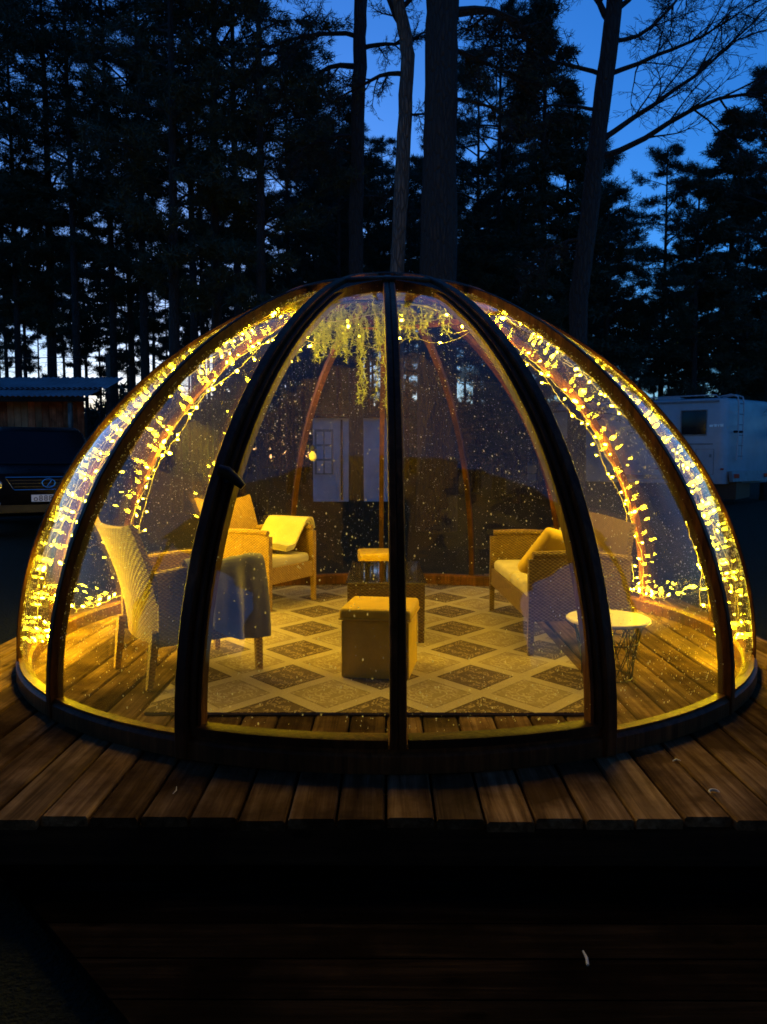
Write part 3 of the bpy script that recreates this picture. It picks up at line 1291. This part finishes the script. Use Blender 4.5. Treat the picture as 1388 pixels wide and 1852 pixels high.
def sec(y, hw, z0, z1, rt, rb, n=4):
    p = []
    for cx_, cz, r, a0 in ((hw - rb, z0 + rb, rb, -90), (hw - rt, z1 - rt, rt, 0), (-hw + rt, z1 - rt, rt, 90), (-hw + rb, z0 + rb, rb, 180)):
        for i in range(n + 1):
            a = R_(a0 + 90 * i / n)
            p.append((cx_ + r * math.cos(a), y, cz + r * math.sin(a)))
    return p


loft([sec(-2.42, .78, .5, .98, .1, .1), sec(-2.36, .9, .42, 1.06, .12, .08), sec(-2.1, .97, .36, 1.12, .13, .06), sec(-1.3, .985, .36, 1.17, .12, .05),
      sec(-.9, .985, .36, 1.18, .1, .05), sec(1.9, .985, .36, 1.16, .1, .05), sec(2.3, .97, .4, 1.13, .1, .06), sec(2.42, .9, .48, 1.05, .1, .08)],
     'body', M['car_paint'], car)
loft([sec(-1.15, .84, 1.1, 1.14, .015, .015), sec(-.75, .82, 1.1, 1.42, .06, .02), sec(-.35, .77, 1.1, 1.78, .12, .02), sec(.2, .75, 1.1, 1.88, .14, .02),
      sec(1.5, .75, 1.1, 1.86, .14, .02), sec(2.15, .76, 1.1, 1.72, .12, .02), sec(2.32, .8, 1.1, 1.2, .05, .02)], 'cabin', M['car_paint'], car)
# windscreen
MB().slab(lambda u, v: (((2 * u - 1) * (.79 - .09 * v), -1.07 + .66 * v - .03 * (1 - (2 * u - 1) ** 2), 1.19 + .58 * v), V((0, -.75, .66))), 10, 4, .012).build('windscreen', M['car_glass'], car, True)
for sx in (-1, 1):
    MB().slab(lambda u, v, sx=sx: ((sx * (.825 - .055 * v), -.55 + .35 * v + (2.3 - .45 * v) * u, 1.22 + .48 * v), V((1, 0, .12))), 8, 3, .02).build('side_window', M['car_glass'], car)
    mr = MB().rbox((sx * 1.06, -.72, 1.24), (.2, .12, .15), .04, 2).build('mirror', M['car_paint'], car, True)
    hl = MB().rbox((sx * .79, -2.33, .88), (.3, .16, .16), .06, 3, Matrix.Rotation(R_(sx * 22), 3, 'Z')).build('headlight', M['lamp_glass'], car, True)
    MB().tube([(sx * .72, -2.42, .87), (sx * .72, -2.435, .87)], .045, 14).build('lens', M['chrome'], hl)
    MB().rbox((sx * .78, -2.42, .58), (.16, .04, .07), .02, 2).build('fog_lamp', M['lamp_glass'], car, True)
    for wy in (-1.5, 1.5):
        w = MB().lathe([(.2, -.12), (.33, -.125), (.375, -.1), (.385, 0), (.375, .1), (.33, .125), (.2, .12)], n=28)
        ro = Matrix.Rotation(R_(90), 3, 'Y')
        w.v = [tuple(ro @ V(p) + V((sx * .87, wy, .385))) for p in w.v]
        wo_ = w.build('wheel', M['tyre'], car, True, 40)
        rm = MB().lathe([(0, .09), (.06, .1), (.2, .07), (.21, .12), (.21, -.1), (0, -.1)], n=20)
        rm.v = [tuple(Matrix.Rotation(R_(90 * sx), 3, 'Y') @ V(p) + V((sx * .87, wy, .385))) for p in rm.v]
        rm.build('rim', M['chrome'], wo_, True, 30)
gr = MB()
gp = [(-.62, 1.0), (.62, 1.0), (.5, .8), (-.5, .8)]
gr.tube([(x, -2.44, z) for x, z in gp], .007, 6, closed=True)
gro = gr.build('grille_frame', M['chrome'], car)
for i in range(3):
    MB().box((0, -2.425, .85 + .05 * i), (1.0 + .06 * i, .012, .014)).build('grille_bar', M['black_metal'], gro)
em = MB()
em.tube([(.095 * math.cos(a * math.pi / 12), -2.455, .9 + .068 * math.sin(a * math.pi / 12)) for a in range(24)], .009, 6, closed=True)
em.tube([(.045, -2.455, .945), (-.02, -2.455, .86), (.075, -2.455, .855)], .008, 6)
em.build('emblem', M['chrome'], car)
MB().box((0, -2.43, .5), (1.5, .05, .12)).build('bumper', M['black_metal'], car)
pl = MB().rbox((0, -2.468, .665), (.52, .012, .112), .004, 1).build('number_plate', M['plate'], car)
fc = bpy.data.curves.new('plate_number', 'FONT')
fc.body = 'o888'
fc.size = .125
fc.align_x = 'LEFT'
fc.extrude = .001
fc.space_character = 1.15
fc.materials.append(M['ink'])
ftmp = bpy.data.objects.new('lettering_source', fc)
fme = bpy.data.meshes.new_from_object(ftmp)
fme.name = 'plate_number'
if not fme.materials:
    fme.materials.append(M['ink'])
bpy.data.objects.remove(ftmp)
fo = link('plate_number', fme, pl)
fo.location = (-.23, -2.4755, .622)
fo.rotation_euler = (R_(90), 0, 0)
MB().tube([(-.72, -1.2, 1.215), (0, -1.24, 1.225), (.72, -1.2, 1.215)], .008, 5).build('wiper', M['black_metal'], car)

# --- motorhome
rv = thing('motorhome', 'white motorhome with a rear ladder parked on the grass', 'motorhome', (wx(1308, 22), YC + 22, 0), R_(-36))
# local: near corner at the origin; long side runs to -x, rear end runs to +x,+y
RT, RB = 3.02, .55


def rv_outline(z, ins):
    L1, L2, r = 6.2, 2.3, .25
    pts = [(-L1 + ins, 0 + ins), (-r, ins), (-.13, .02 + ins), (-.03 - ins * .5, .12), (-ins, r), (.62 - ins, L2 * 1.15), (.5 - ins, L2 * 1.3), (-L1 + ins, L2 * 1.3)]
    return [(x, y, z) for x, y in pts]


loft([rv_outline(RB, .03), rv_outline(RB + .06, 0), rv_outline(RT - .14, 0), rv_outline(RT - .04, .04), rv_outline(RT, .12)], 'body', M['rv'], rv)
wn_ = MB().rbox((-.93, -.012, 2.32), (.68, .03, .68), .012, 2).build('window', M['rv_glass'], rv, True)
MB().tube([(-.93 + a * .36, -.02, 2.32 + b * .36) for a, b in ((-1, -1), (1, -1), (1, 1), (-1, 1))], .018, 6, closed=True).build('window_frame', M['trim'], wn_)
st_ = MB()  # row of short pale bars on the long side
for i, (a, b) in enumerate(((-.5, -.4), (-.37, -.3), (-.27, -.24), (-.21, -.12))):
    st_.box(((a + b) / 2, -.009, 2.22 + .008 * (i % 2)), (b - a, .006, .06 + .02 * (i % 2)))
st_.box((-.31, -.0065, 2.245), (.36, .003, .018))
st_.build('pale_marks', M['mark'], rv)
MB().box((-.75, -.008, 1.7), (.72, .016, .035)).build('trim_strip', M['trim'], rv)
lk = MB()
lk.tube([(x, -.004, z) for x, z in ((-.85, .82), (-.36, .82), (-.36, 1.55), (-.85, 1.55))], .011, 5, closed=True)
lko = lk.build('locker_door', M['trim'], rv)
MB().rbox((-.45, -.014, 1.36), (.06, .03, .09), .01, 2).build('latch', M['trim'], lko)
MB().box((-1.9, -.004, .72), (2.9, .012, .14)).build('skirt_stripe', M['trim'], rv)
MB().box((-1.7, -.004, 2.92), (2.9, .03, .06)).build('awning_rail', M['trim'], rv)
for z in (1.05, 1.2):
    MB().box((-1.35, -.006, z), (.34, .016, .1)).build('vent_grille', M['trim'], rv)
for x in (-.12, -1.95):
    MB().rbox((x, -.012, .98), (.09, .03, .05), .01, 2).build('side_marker', M['red'], rv)
hb = MB()
hb.box((-2.6, -.008, 1.75), (.62, .012, 1.75))
hb.build('entrance_door', M['rv'], rv)
# end wall pieces: direction of end wall
ed = V((.62, 2.4, 0)).normalized()
en = V((ed.y, -ed.x, 0))


def endp(s, out, z):
    p = ed * s + en * out
    return V((p.x, p.y, z))


ld = thing  # noqa
lad = MB()
for s in (.36, .66):
    lad.tube([endp(s, -.5, RT + .05), endp(s, -.12, RT + .1), endp(s, .08, RT + .03), endp(s, .12, RT - .15), endp(s, .12, 1.9), endp(s, .1, 1.25)], .024, 8)
lo_ = lad.build('ladder', M['rv'], rv, True, 60)
for z in (1.35, 1.65, 1.95, 2.25, 2.55, 2.85):
    MB().tube([endp(.36, .12, z), endp(.66, .12, z)], .016, 6).build('rung', M['trim'], lo_)
for s in (.36, .66):
    MB().tube([endp(s, .0, 2.05), endp(s, .13, 2.05)], .035, 8).build('bracket', M['black_metal'], lo_)
bp_ = MB()
bp_.slab(lambda u, v: (endp(.1 + 2.2 * u, .1 - .05 * v, .62 + .3 * v), en), 8, 3, .1)
bpo = bp_.build('bumper', M['trim'], rv)
for s in (.25, 2.1):
    MB().rbox(endp(s, .17, .78), (.16, .06, .12), .02, 2).build('tail_light', M['red'], bpo)
for (x0, y0, x1, y1) in ((-3.4, .25, -.3, .25), (-3.4, 2.3, -.2, 2.3)):
    MB().tube([(x0, y0, RT), (x0 + .1, y0, RT + .09), (x1 - .1, y1, RT + .1), (x1, y1, RT)], .02, 6).build('roof_rail', M['rv'], rv)
MB().rbox((-1.9, 1.1, RT + .06), (.7, .6, .12), .04, 2).build('roof_hatch', M['rv'], rv, True)
for wy in (.35, 2.3):
    w = MB().lathe([(.17, -.11), (.3, -.12), (.345, -.09), (.345, .09), (.3, .12), (.17, .11), (0, .06), (0, -.06)], n=24)
    ro = Matrix.Rotation(R_(90), 3, 'X')
    w.v = [tuple(ro @ V(p) + V((-1.2, wy, GF + .35))) for p in w.v]
    w.build('wheel', M['tyre'], rv, True, 40)
    w = MB()
    w.v = []
MB().box((-2.8, 1.3, .35), (6.0, 1.9, .5)).build('chassis', M['black_metal'], rv)

# --- made-up pale cabin standing in for a house reflection in the doors
cb = thing('cabin', 'made-up pale cabin standing in for the paned window mirrored in the dome doors', 'cabin', (wx(640, 24), YC + 24, GF))
MB().box((0, 1.0, 1.3), (2.7, 2.0, 2.6)).build('wall', M['cabin'], cb)
MB().box((0, .95, 2.66), (3.0, 2.4, .1)).build('roof', M['fascia'], cb)
wf = MB().box((-1.0, -.02, 1.55), (.58, .05, 1.4)).build('window', M['trim'], cb)
for i in range(3):
    for j in range(2):
        MB().box((-1.125 + .25 * j, -.05, 1.08 + .45 * i), (.2, .02, .38)).build('window_pane', M['cabin'], wf)
MB().box((-.45, -.02, 1.3), (.06, .06, 2.5)).build('corner_trim', M['fascia'], cb)

# --- house with a porch roof behind the photographer (it shows only as a reflection)
hs = thing('house', 'porch house behind the photographer mirrored faintly in the glazing', 'house', (0, -8.2, GZ))
MB().box((0, -.1, 2.1), (11, .2, 4.2)).build('wall', M['wall_pale'], hs)
wd = MB().box((-2.2, .03, 1.7), (1.3, .06, 1.3)).build('window', M['trim'], hs)
for i in (-1, 1):
    MB().box((-2.2 + i * .31, .07, 1.7), (.54, .02, 1.15)).build('window_pane', M['rv_glass'], wd)
MB().box((1.4, .03, 1.15), (.95, .06, 2.1)).build('door', M['fascia'], hs)
pr_ = MB()
pr_.add([(-5.8, -.6, 3.95), (5.8, -.6, 3.95), (5.8, 5.05, 3.6), (-5.8, 5.25, 3.5), (-5.8, -.6, 4.1), (5.8, -.6, 4.1), (5.8, 5.05, 3.75), (-5.8, 5.25, 3.65)],
        [(0, 1, 2, 3), (7, 6, 5, 4), (0, 4, 5, 1), (1, 5, 6, 2), (2, 6, 7, 3), (3, 7, 4, 0)])
pr_.build('porch_roof', M['canopy'], hs)
for x in (-5.5, 5.5):
    MB().box((x, 4.9, 1.75), (.14, .14, 3.5)).build('porch_post', M['fascia'], hs)


# ------------------------------------------------------------------ trees
def needles(centres, dirs, n, L, w, seed):
    r = np.random.default_rng(seed)
    N = len(centres)
    c = np.repeat(centres, n, 0)
    d = np.repeat(dirs, n, 0) * .7 + r.normal(size=(N * n, 3)) * .75
    d /= np.linalg.norm(d, axis=1)[:, None]
    s = np.cross(d, r.normal(size=(N * n, 3)))
    s /= np.linalg.norm(s, axis=1)[:, None] + 1e-9
    l_ = L * r.uniform(.6, 1.25, (N * n, 1))
    ww = w * r.uniform(.6, 1.3, (N * n, 1))
    b = c + r.normal(size=c.shape) * L * .22
    a0 = b - s * ww * .5
    a1 = b + s * ww * .5
    tip = b + d * l_
    return np.stack([a0, a1, tip], 1).reshape(-1, 3)


def pine(seed, H, base, cr, nbr, kind='pine', r0=.16, tn=13, tl=.2, tw=.023, sub=6, per=9, stubs=2.2):
    q = random.Random(seed)
    tm = MB()
    px, py = q.uniform(0, 6), q.uniform(0, 6)
    amp = .006 * H

    def tp(z):
        f = z / H
        return V((amp * math.sin(f * 4 + px) * f, amp * math.sin(f * 3.3 + py) * f, z))
    ns = 14
    tm.tube([tp(H * i / ns) for i in range(ns + 1)], [r0 * (1 - .9 * i / ns) + .008 for i in range(ns + 1)], 8)
    C, Dd = [], []
    for i in range(nbr):
        f = (i + q.random()) / nbr
        z = base + (H - base) * f
        az = q.uniform(0, 2 * math.pi)
        if kind == 'spruce':
            L = cr * (1 - f) ** .85 * q.uniform(.75, 1.1) + .15
            e0, e1 = R_(q.uniform(-5, 10)), R_(-18)
        else:
            shape = min(1, (1 - f) * 2.2 + .25) * min(1, f * 3 + .45)
            L = cr * shape * q.uniform(.5, 1.1)
            e0, e1 = R_(q.uniform(0, 35)), R_(q.uniform(-8, 30))
        p = tp(z)
        pts = [p]
        k = 5
        for j in range(k):
            e = e0 + (e1 - e0) * j / k
            az += q.uniform(-.14, .14)
            p = p + V((math.cos(az) * math.cos(e), math.sin(az) * math.cos(e), math.sin(e))) * L / k
            pts.append(p)
        rb = .012 + .014 * L
        tm.tube(pts, [rb * (1 - .8 * j / k) for j in range(k + 1)], 3, False)
        for s in range(sub):
            t = .25 + .75 * (s + q.random()) / sub
            a = pts[min(int(t * k), k - 1)].lerp(pts[min(int(t * k) + 1, k)], t * k % 1)
            sd = 1 if s % 2 else -1
            az2 = az + sd * q.uniform(.4, 1.1)
            l2 = L * q.uniform(.18, .42) * (1.15 - .5 * t) + .12
            e2 = R_(q.uniform(-12, 30)) if kind != 'spruce' else R_(q.uniform(-35, 5))
            dr = V((math.cos(az2) * math.cos(e2), math.sin(az2) * math.cos(e2), math.sin(e2)))
            b = a + dr * l2
            tm.tube([a, b], [.009, .004], 3, False)
            for u in range(per):
                t2 = .2 + .85 * (u + q.random()) / per
                c = a + dr * l2 * t2
                C.append((c.x + q.gauss(0, .08), c.y + q.gauss(0, .08), c.z + q.gauss(0, .06)))
                Dd.append((dr.x, dr.y, dr.z + .25))
        for u in range(3):
            c = pts[-1]
            C.append(tuple(c + V((q.gauss(0, .06), q.gauss(0, .06), q.gauss(0, .05)))))
            Dd.append((math.cos(az), math.sin(az), .4))
    for u in range(14):
        z = H - q.random() * .7
        c = tp(z)
        C.append((c.x + q.gauss(0, .06), c.y + q.gauss(0, .06), z))
        Dd.append((0, 0, 1))
    # dead stubs below the crown
    for i in range(int(base * stubs)):
        z = q.uniform(base * .25, base)
        az = q.uniform(0, 6.28)
        L = q.uniform(.3, 1.5)
        p = tp(z)
        e = V((math.cos(az), math.sin(az), q.uniform(-.25, .2)))
        m_ = p + e * L * .5 + V((0, 0, q.uniform(-.05, .1)))
        tm.tube([p, m_, p + e * L + V((0, 0, q.uniform(-.2, .2)))], [.018, .012, .004], 3, False)
        for _ in range(3):
            t = q.uniform(.4, 1)
            a = p + e * L * t
            tm.tube([a, a + V((q.uniform(-.4, .4), q.uniform(-.4, .4), q.uniform(-.2, .3)))], [.008, .003], 3, False)
    nd_ = needles(np.array(C), np.array(Dd), tn, tl, tw, seed)
    return tm.mesh('trunk', M['bark'], True), tri_mesh('crown', nd_, 3, M['needles'])


protos = {
    'pa': pine(101, 18, 6.5, 2.6, 62),
    'pb': pine(102, 20, 8.0, 2.9, 66),
    'pc': pine(103, 17, 5.0, 2.3, 62),
    'pd': pine(104, 21, 9.5, 3.1, 60),
    'sa': pine(105, 14, 1.2, 2.3, 110, 'spruce', .14, 11, .17, .032, 7, 9),
    'sb': pine(106, 11, .8, 2.0, 95, 'spruce', .11, 11, .17, .032, 7, 9),
    'pe': pine(110, 14, 2.0, 2.3, 84),
    'pf': pine(111, 12, 1.5, 2.2, 76),
    'fa': pine(107, 18, 9.0, 2.4, 34, 'pine', .15, 9, .3, .055, 6, 8, 6),
    'fb': pine(108, 20, 10.5, 2.6, 34, 'pine', .17, 9, .3, .055, 6, 8, 6),
    'fc': pine(109, 16, 7.5, 2.2, 34, 'pine', .13, 9, .3, .055, 6, 8, 6),
}
hts = {'pa': 18, 'pb': 20, 'pc': 17, 'pd': 21, 'sa': 14, 'sb': 11, 'pe': 14, 'pf': 12, 'fa': 18, 'fb': 20, 'fc': 16}


def plant(kind, px, depth, H, label, group, name=None):
    s = H / hts[kind]
    nm = name or ('spruce_tree' if kind[0] == 's' else 'pine_tree')
    t = thing(nm, label, 'tree', (wx(px, depth), YC + depth, GF - .05), rnd.uniform(0, 6.28), group)
    k_ = 1.22 if kind[0] == 's' else 1.0
    t.scale = (s * k_ * rnd.uniform(.92, 1.1), s * k_ * rnd.uniform(.92, 1.1), s)
    tr, cr = protos[kind]
    link('trunk', tr, t)
    link('crown', cr, t)
    return t


GL = 'dark pine of the dense stand above the shed and car'
for px, dp, H, k in ((-40, 26, 19, 'pb'), (35, 27, 17, 'pa'), (95, 28, 20, 'pc'), (140, 26, 20, 'pd'), (205, 27, 19.5, 'pb'), (262, 26, 19, 'pa'),
                     (315, 19, 17, 'pc'), (352, 26, 20.5, 'pb'), (395, 20, 18.5, 'pa'), (432, 23, 19, 'pd'), (470, 18.5, 15.8, 'pc'), 
                     (240, 28, 15, 'pc'), (365, 29, 14.5, 'pa'), (-5, 27, 16, 'pc')):
    plant(k, px, dp, H, GL, 'pines over the shed')
GM = 'dark pine in the gap just behind the top of the dome'
for px, dp, H, k in ((520, 30, 16.5, 'pa'), (610, 27, 13.6, 'pc'), (575, 33, 16.5, 'pc'), (690, 34, 15, 'pb'), (660, 30, 12.5, 'pf'), (855, 30, 16.5, 'pa'), (905, 27, 13, 'pc'), (545, 38, 15, 'pb'), (760, 36, 15, 'pc')):
    plant(k, px, dp, H, GM, 'pines behind the dome top')
plant('sa', 975, 25, 15.6, 'tall dense spruce with a blunt top left of the bare-limbed pine', 'trees on the motorhome side')
plant('pe', 1012, 29, 14.5, 'dense pine standing right behind the bare-limbed pine trunk', 'trees on the motorhome side')
plant('sa', 1300, 27, 13.2, 'pointed spruce over the motorhome window, tallest tip there', 'trees on the motorhome side')
plant('pe', 1335, 31, 12.6, 'broad pine behind the pointed spruce over the motorhome', 'trees on the motorhome side')
plant('pe', 1050, 34, 14.6, 'far dense pine half hidden by the leaning bare-limbed trunk', 'trees on the motorhome side')
plant('pa', 893, 25, 15.4, 'tall open pine right beside the thickest black trunk', 'trees on the motorhome side')
plant('pf', 1245, 25, 10.4, 'lower pine rising over the rear corner of the motorhome', 'trees on the motorhome side')
plant('pe', 1378, 25, 13.4, 'pine at the picture edge above the motorhome ladder', 'trees on the motorhome side')
plant('pc', 1185, 30, 13, 'slim pine with open crown in the pale gap before the motorhome', 'trees on the motorhome side')
plant('pf', 1085, 26, 10, 'low dark pine at the foot of the bare-limbed pine', 'trees on the motorhome side')
plant('pf', 930, 23, 8.8, 'low dark pine just right of the dome top', 'trees on the motorhome side')
plant('pf', 600, 34, 10.8, 'low dark pine between the two thin trunks and the left stand', 'low trees behind the dome')
plant('pf', 860, 33, 10.8, 'low dark pine right of the thickest trunk', 'low trees behind the dome')
GR = 'distant pine in the thin row of far trunks behind everything'
q = random.Random(21)
i = 0
px = -60
while px < 1460:
    dp = q.uniform(42, 62)
    k = q.choice(('fa', 'fb', 'fc'))
    H = q.uniform(14, 20) if px < 900 else q.uniform(11, 15)
    plant(k, px, dp, H, GR, 'far pines of the wood')
    px += q.uniform(12, 29)


# --- the four big trunks close behind the dome, with bare curved limbs
def limb(m, p, d, L, r, q, lvl, curl, tips):
    k = 9 if lvl == 0 else 6 if lvl == 1 else 4
    pts = [p]
    d = d.normalized()
    for j in range(k):
        d = (d + V((q.gauss(0, .13), q.gauss(0, .13), q.gauss(0, .1) + curl * .12))).normalized()
        p = p + d * L / k
        pts.append(p)
    m.tube(pts, [max(r * (1 - .82 * j / k), .004) for j in range(k + 1)], 4 if lvl == 0 else 3, False)
    if lvl < 3:
        nb_ = (13, 9, 6)[lvl]
        for s in range(nb_):
            t = .22 + .78 * (s + q.random()) / nb_
            a = pts[min(int(t * k), k - 1)]
            side = d.cross(V((0, 0, 1)))
            if side.length < .1:
                side = V((1, 0, 0))
            side.normalize()
            nd2 = d * q.uniform(.4, 1) + side * q.choice((-1, 1)) * q.uniform(.3, .9) + V((0, 0, q.uniform(-.7, .7)))
            limb(m, a, nd2, L * q.uniform(.24, .5), r * .36, q, lvl + 1, curl * q.uniform(-.6, 1), tips)
    elif q.random() < .5:
        tips.append((tuple(pts[-1]), tuple(d)))


def big_tree(name, label, path, radii, limbs, seed, bark, leafy, k=1.0):
    q = random.Random(seed)
    radii = [x * k for x in radii]
    limbs = [(CAM_H + (z - CAM_H) * k, d_, L * k, r * k, c_) for z, d_, L, r, c_ in limbs]
    base = V(path[0])
    t = thing(name, label, 'tree', tuple(base), 0, 'big trunks close behind the dome')
    m = MB()
    P = [V(p) - base for p in path]
    # resample
    pts, rr = [], []
    for i in range(len(P) - 1):
        for j in range(6):
            f = j / 6
            pts.append(P[i].lerp(P[i + 1], f) + V((q.gauss(0, .008), q.gauss(0, .008), 0)))
            rr.append((radii[i] + (radii[i + 1] - radii[i]) * f) * q.uniform(.96, 1.05))
    pts.append(P[-1])
    rr.append(radii[-1])
    m.tube(pts, rr, 12)
    m.build('trunk', bark, t, True, 80)
    lm = MB()
    tips = []
    for (z, dr, L, r, curl) in limbs:
        i = min(range(len(pts)), key=lambda k: abs(pts[k].z + base.z - z))
        limb(lm, pts[i], V(dr), L, r, q, 0, curl, tips)
    lm.build('limbs', M['bark'], t, True, 80)
    keep_ = [x for x in tips if q.random() < leafy]
    if keep_:
        link('crown', tri_mesh('crown', needles(np.array([x[0] for x in keep_]), np.array([x[1] for x in keep_]), 8, .07, .012, seed), 3, M['needles']), t)
    return t


def P_(px, py, dp):
    e = (824 - py) / 1389
    return (wx(px, dp), YC + dp, CAM_H + e * dp)


def path(dp, *pp):
    a = P_(pp[0][0], pp[0][1], dp)
    x0 = a[0]
    return [(x0, YC + dp, GF - .05)] + [P_(x, y, dp) for x, y in pp]


big_tree('pine_tree', 'thin dark trunk with curved bare limbs, furthest left of the big trunks',
         path(18.0, (640, 520), (643, 300), (648, 120), (650, 0), (652, -350)), [.15, .13, .125, .12, .11, .05],
         [(8.9, (-1, -.2, .15), 2.2, .05, -.8), (8.4, (-1, .2, .35), 1.8, .06, -1.2), (9.6, (-.9, -.1, .6), 2.0, .04, .5),
          (8.8, (1, .1, .25), 1.6, .05, -.6), (9.9, (.8, -.2, .8), 1.8, .035, .4), (7.3, (-1, .1, .2), 1.7, .05, -1), (6.7, (-.8, -.3, .1), 1.5, .035, -.8),
          (10.4, (-.7, .3, .7), 2.2, .04, .3), (6.0, (.9, .2, .3), 1.2, .03, -.5)], 31, M['bark'], .3, 18 / 14.5)
big_tree('pine_tree', 'pale-barked slim trunk beside the thickest black trunk, leaning at the top',
         path(16.0, (712, 520), (722, 330), (732, 130), (715, 40), (695, -60), (690, -300)), [.125, .115, .115, .11, .09, .07, .04],
         [(7.9, (-.6, .2, .9), 1.8, .06, .4), (7.3, (-1, -.1, .3), 1.3, .045, -.5), (8.3, (.8, .1, .5), 1.3, .04, .2), (6.6, (.5, .3, .3), .8, .025, -.6)], 32, M['bark_pale'], .25, 16 / 12.5)
big_tree('pine_tree', 'thickest black trunk of all, standing right of the pale trunk',
         path(15.0, (786, 520), (788, 300), (790, 120), (792, 0), (795, -400)), [.3, .26, .24, .23, .22, .12],
         [(7.6, (1, .1, .25), 2.3, .08, -.4), (8.2, (1, -.2, .6), 2.2, .07, .3), (7.0, (.9, .3, .1), 1.6, .05, -.6), (8.0, (-1, .2, .4), 1.6, .06, .2), (6.3, (.8, -.1, .3), 1.3, .035, -.8),
          (8.6, (-.8, -.1, .7), 1.7, .05, .3)], 33, M['bark'], .75, 15 / 11.2)
big_tree('pine_tree', 'tall leaning pine with long bare limbs against the blue sky',
         path(16.5, (1036, 540), (1050, 420), (1066, 250), (1085, 80), (1097, -40), (1110, -380)), [.17, .155, .15, .145, .135, .12, .05],
         [(6.1, (1, -.1, .42), 3.6, .055, .15), (6.6, (1, .15, .6), 3.4, .05, -.3), (7.6, (1, -.2, .25), 2.5, .045, .5), (8.1, (1, .1, .15), 2.2, .04, .9), (8.5, (1, .2, .7), 2.8, .045, -.5),
          (8.2, (-.7, .1, .9), 1.8, .06, .5), (7.6, (-1, -.2, .5), 2.0, .045, .4), (6.9, (-1, .2, .3), 1.6, .035, -.7), (8.8, (-1, .1, .4), 2.1, .04, -.4), (4.9, (-1, -.1, -.1), 1.2, .028, -.9),
          (9.2, (1, -.1, .2), 3.0, .045, .2), (9.6, (.9, .2, .5), 3.2, .045, -.6)], 34, M['bark'], .22, 16.5 / 13)

# --- low undergrowth and far wood behind everything: one mass
r = np.random.default_rng(77)
n = 34000
xx = r.uniform(-60, 60, n)
yy = r.uniform(58, 70, n) + YC + 6
hh = 5.2 + 1.2 * np.sin(xx * .21) + .9 * np.sin(xx * .57 + 1) + .8 * np.sin(xx * 1.3) + 7.5 * np.exp(-((xx + 8.5) / 6.5) ** 4)
zz = GZ + hh * r.uniform(0, 1, n) ** .8
ff = needles(np.stack([xx, yy, zz], 1), np.tile(np.array([[0, 0, .5]]), (n, 1)), 4, .75, .3, 78)
fm = tri_mesh('far_undergrowth', ff, 3, M['needles'])
uo = link('far_undergrowth', fm)
uo['kind'] = 'stuff'
uo['label'] = 'dark low undergrowth closing the far edge of the wood'


# ------------------------------------------------------------------ small litter on the boards
def litter(label, loc, pts, r, mat):
    o = MB().tube(pts, r, 6).build('wood_shaving', mat, None, True, 60, loc)
    tag(o, label, 'wood shaving', 'pale litter on the boards')


M['shaving'] = plain('pale wood shaving', (.6, .56, .5), .7, 0, .2)
litter('pale curled shaving on the deck corner below the motorhome', (1.33, -2.72, .004), [(.02 * math.cos(a * .5), .022 * math.sin(a * .5), .004) for a in range(8)], [.002, .004, .005, .005, .005, .004, .003, .002], M['shaving'])
litter('tiny pale twist of shaving close to the dome base under the side table', (1.28, -2.4, .004), [(0, 0, .003), (.02, .012, .006), (.035, .0, .004)], [.003, .004, .002], M['shaving'])
litter('thin pale sliver on the deck boards below the front armchair', (-.86, -2.74, .004), [(0, 0, .002), (.006, .03, .004), (-.004, .07, .002)], [.001, .0022, .001], M['shaving'])
litter('pale stick lying on the dark lower step', (.62, -3.46, LZ + .006), [(0, -.03, 0), (.004, 0, .003), (.002, .035, .001)], [.004, .005, .003], M['shaving'])
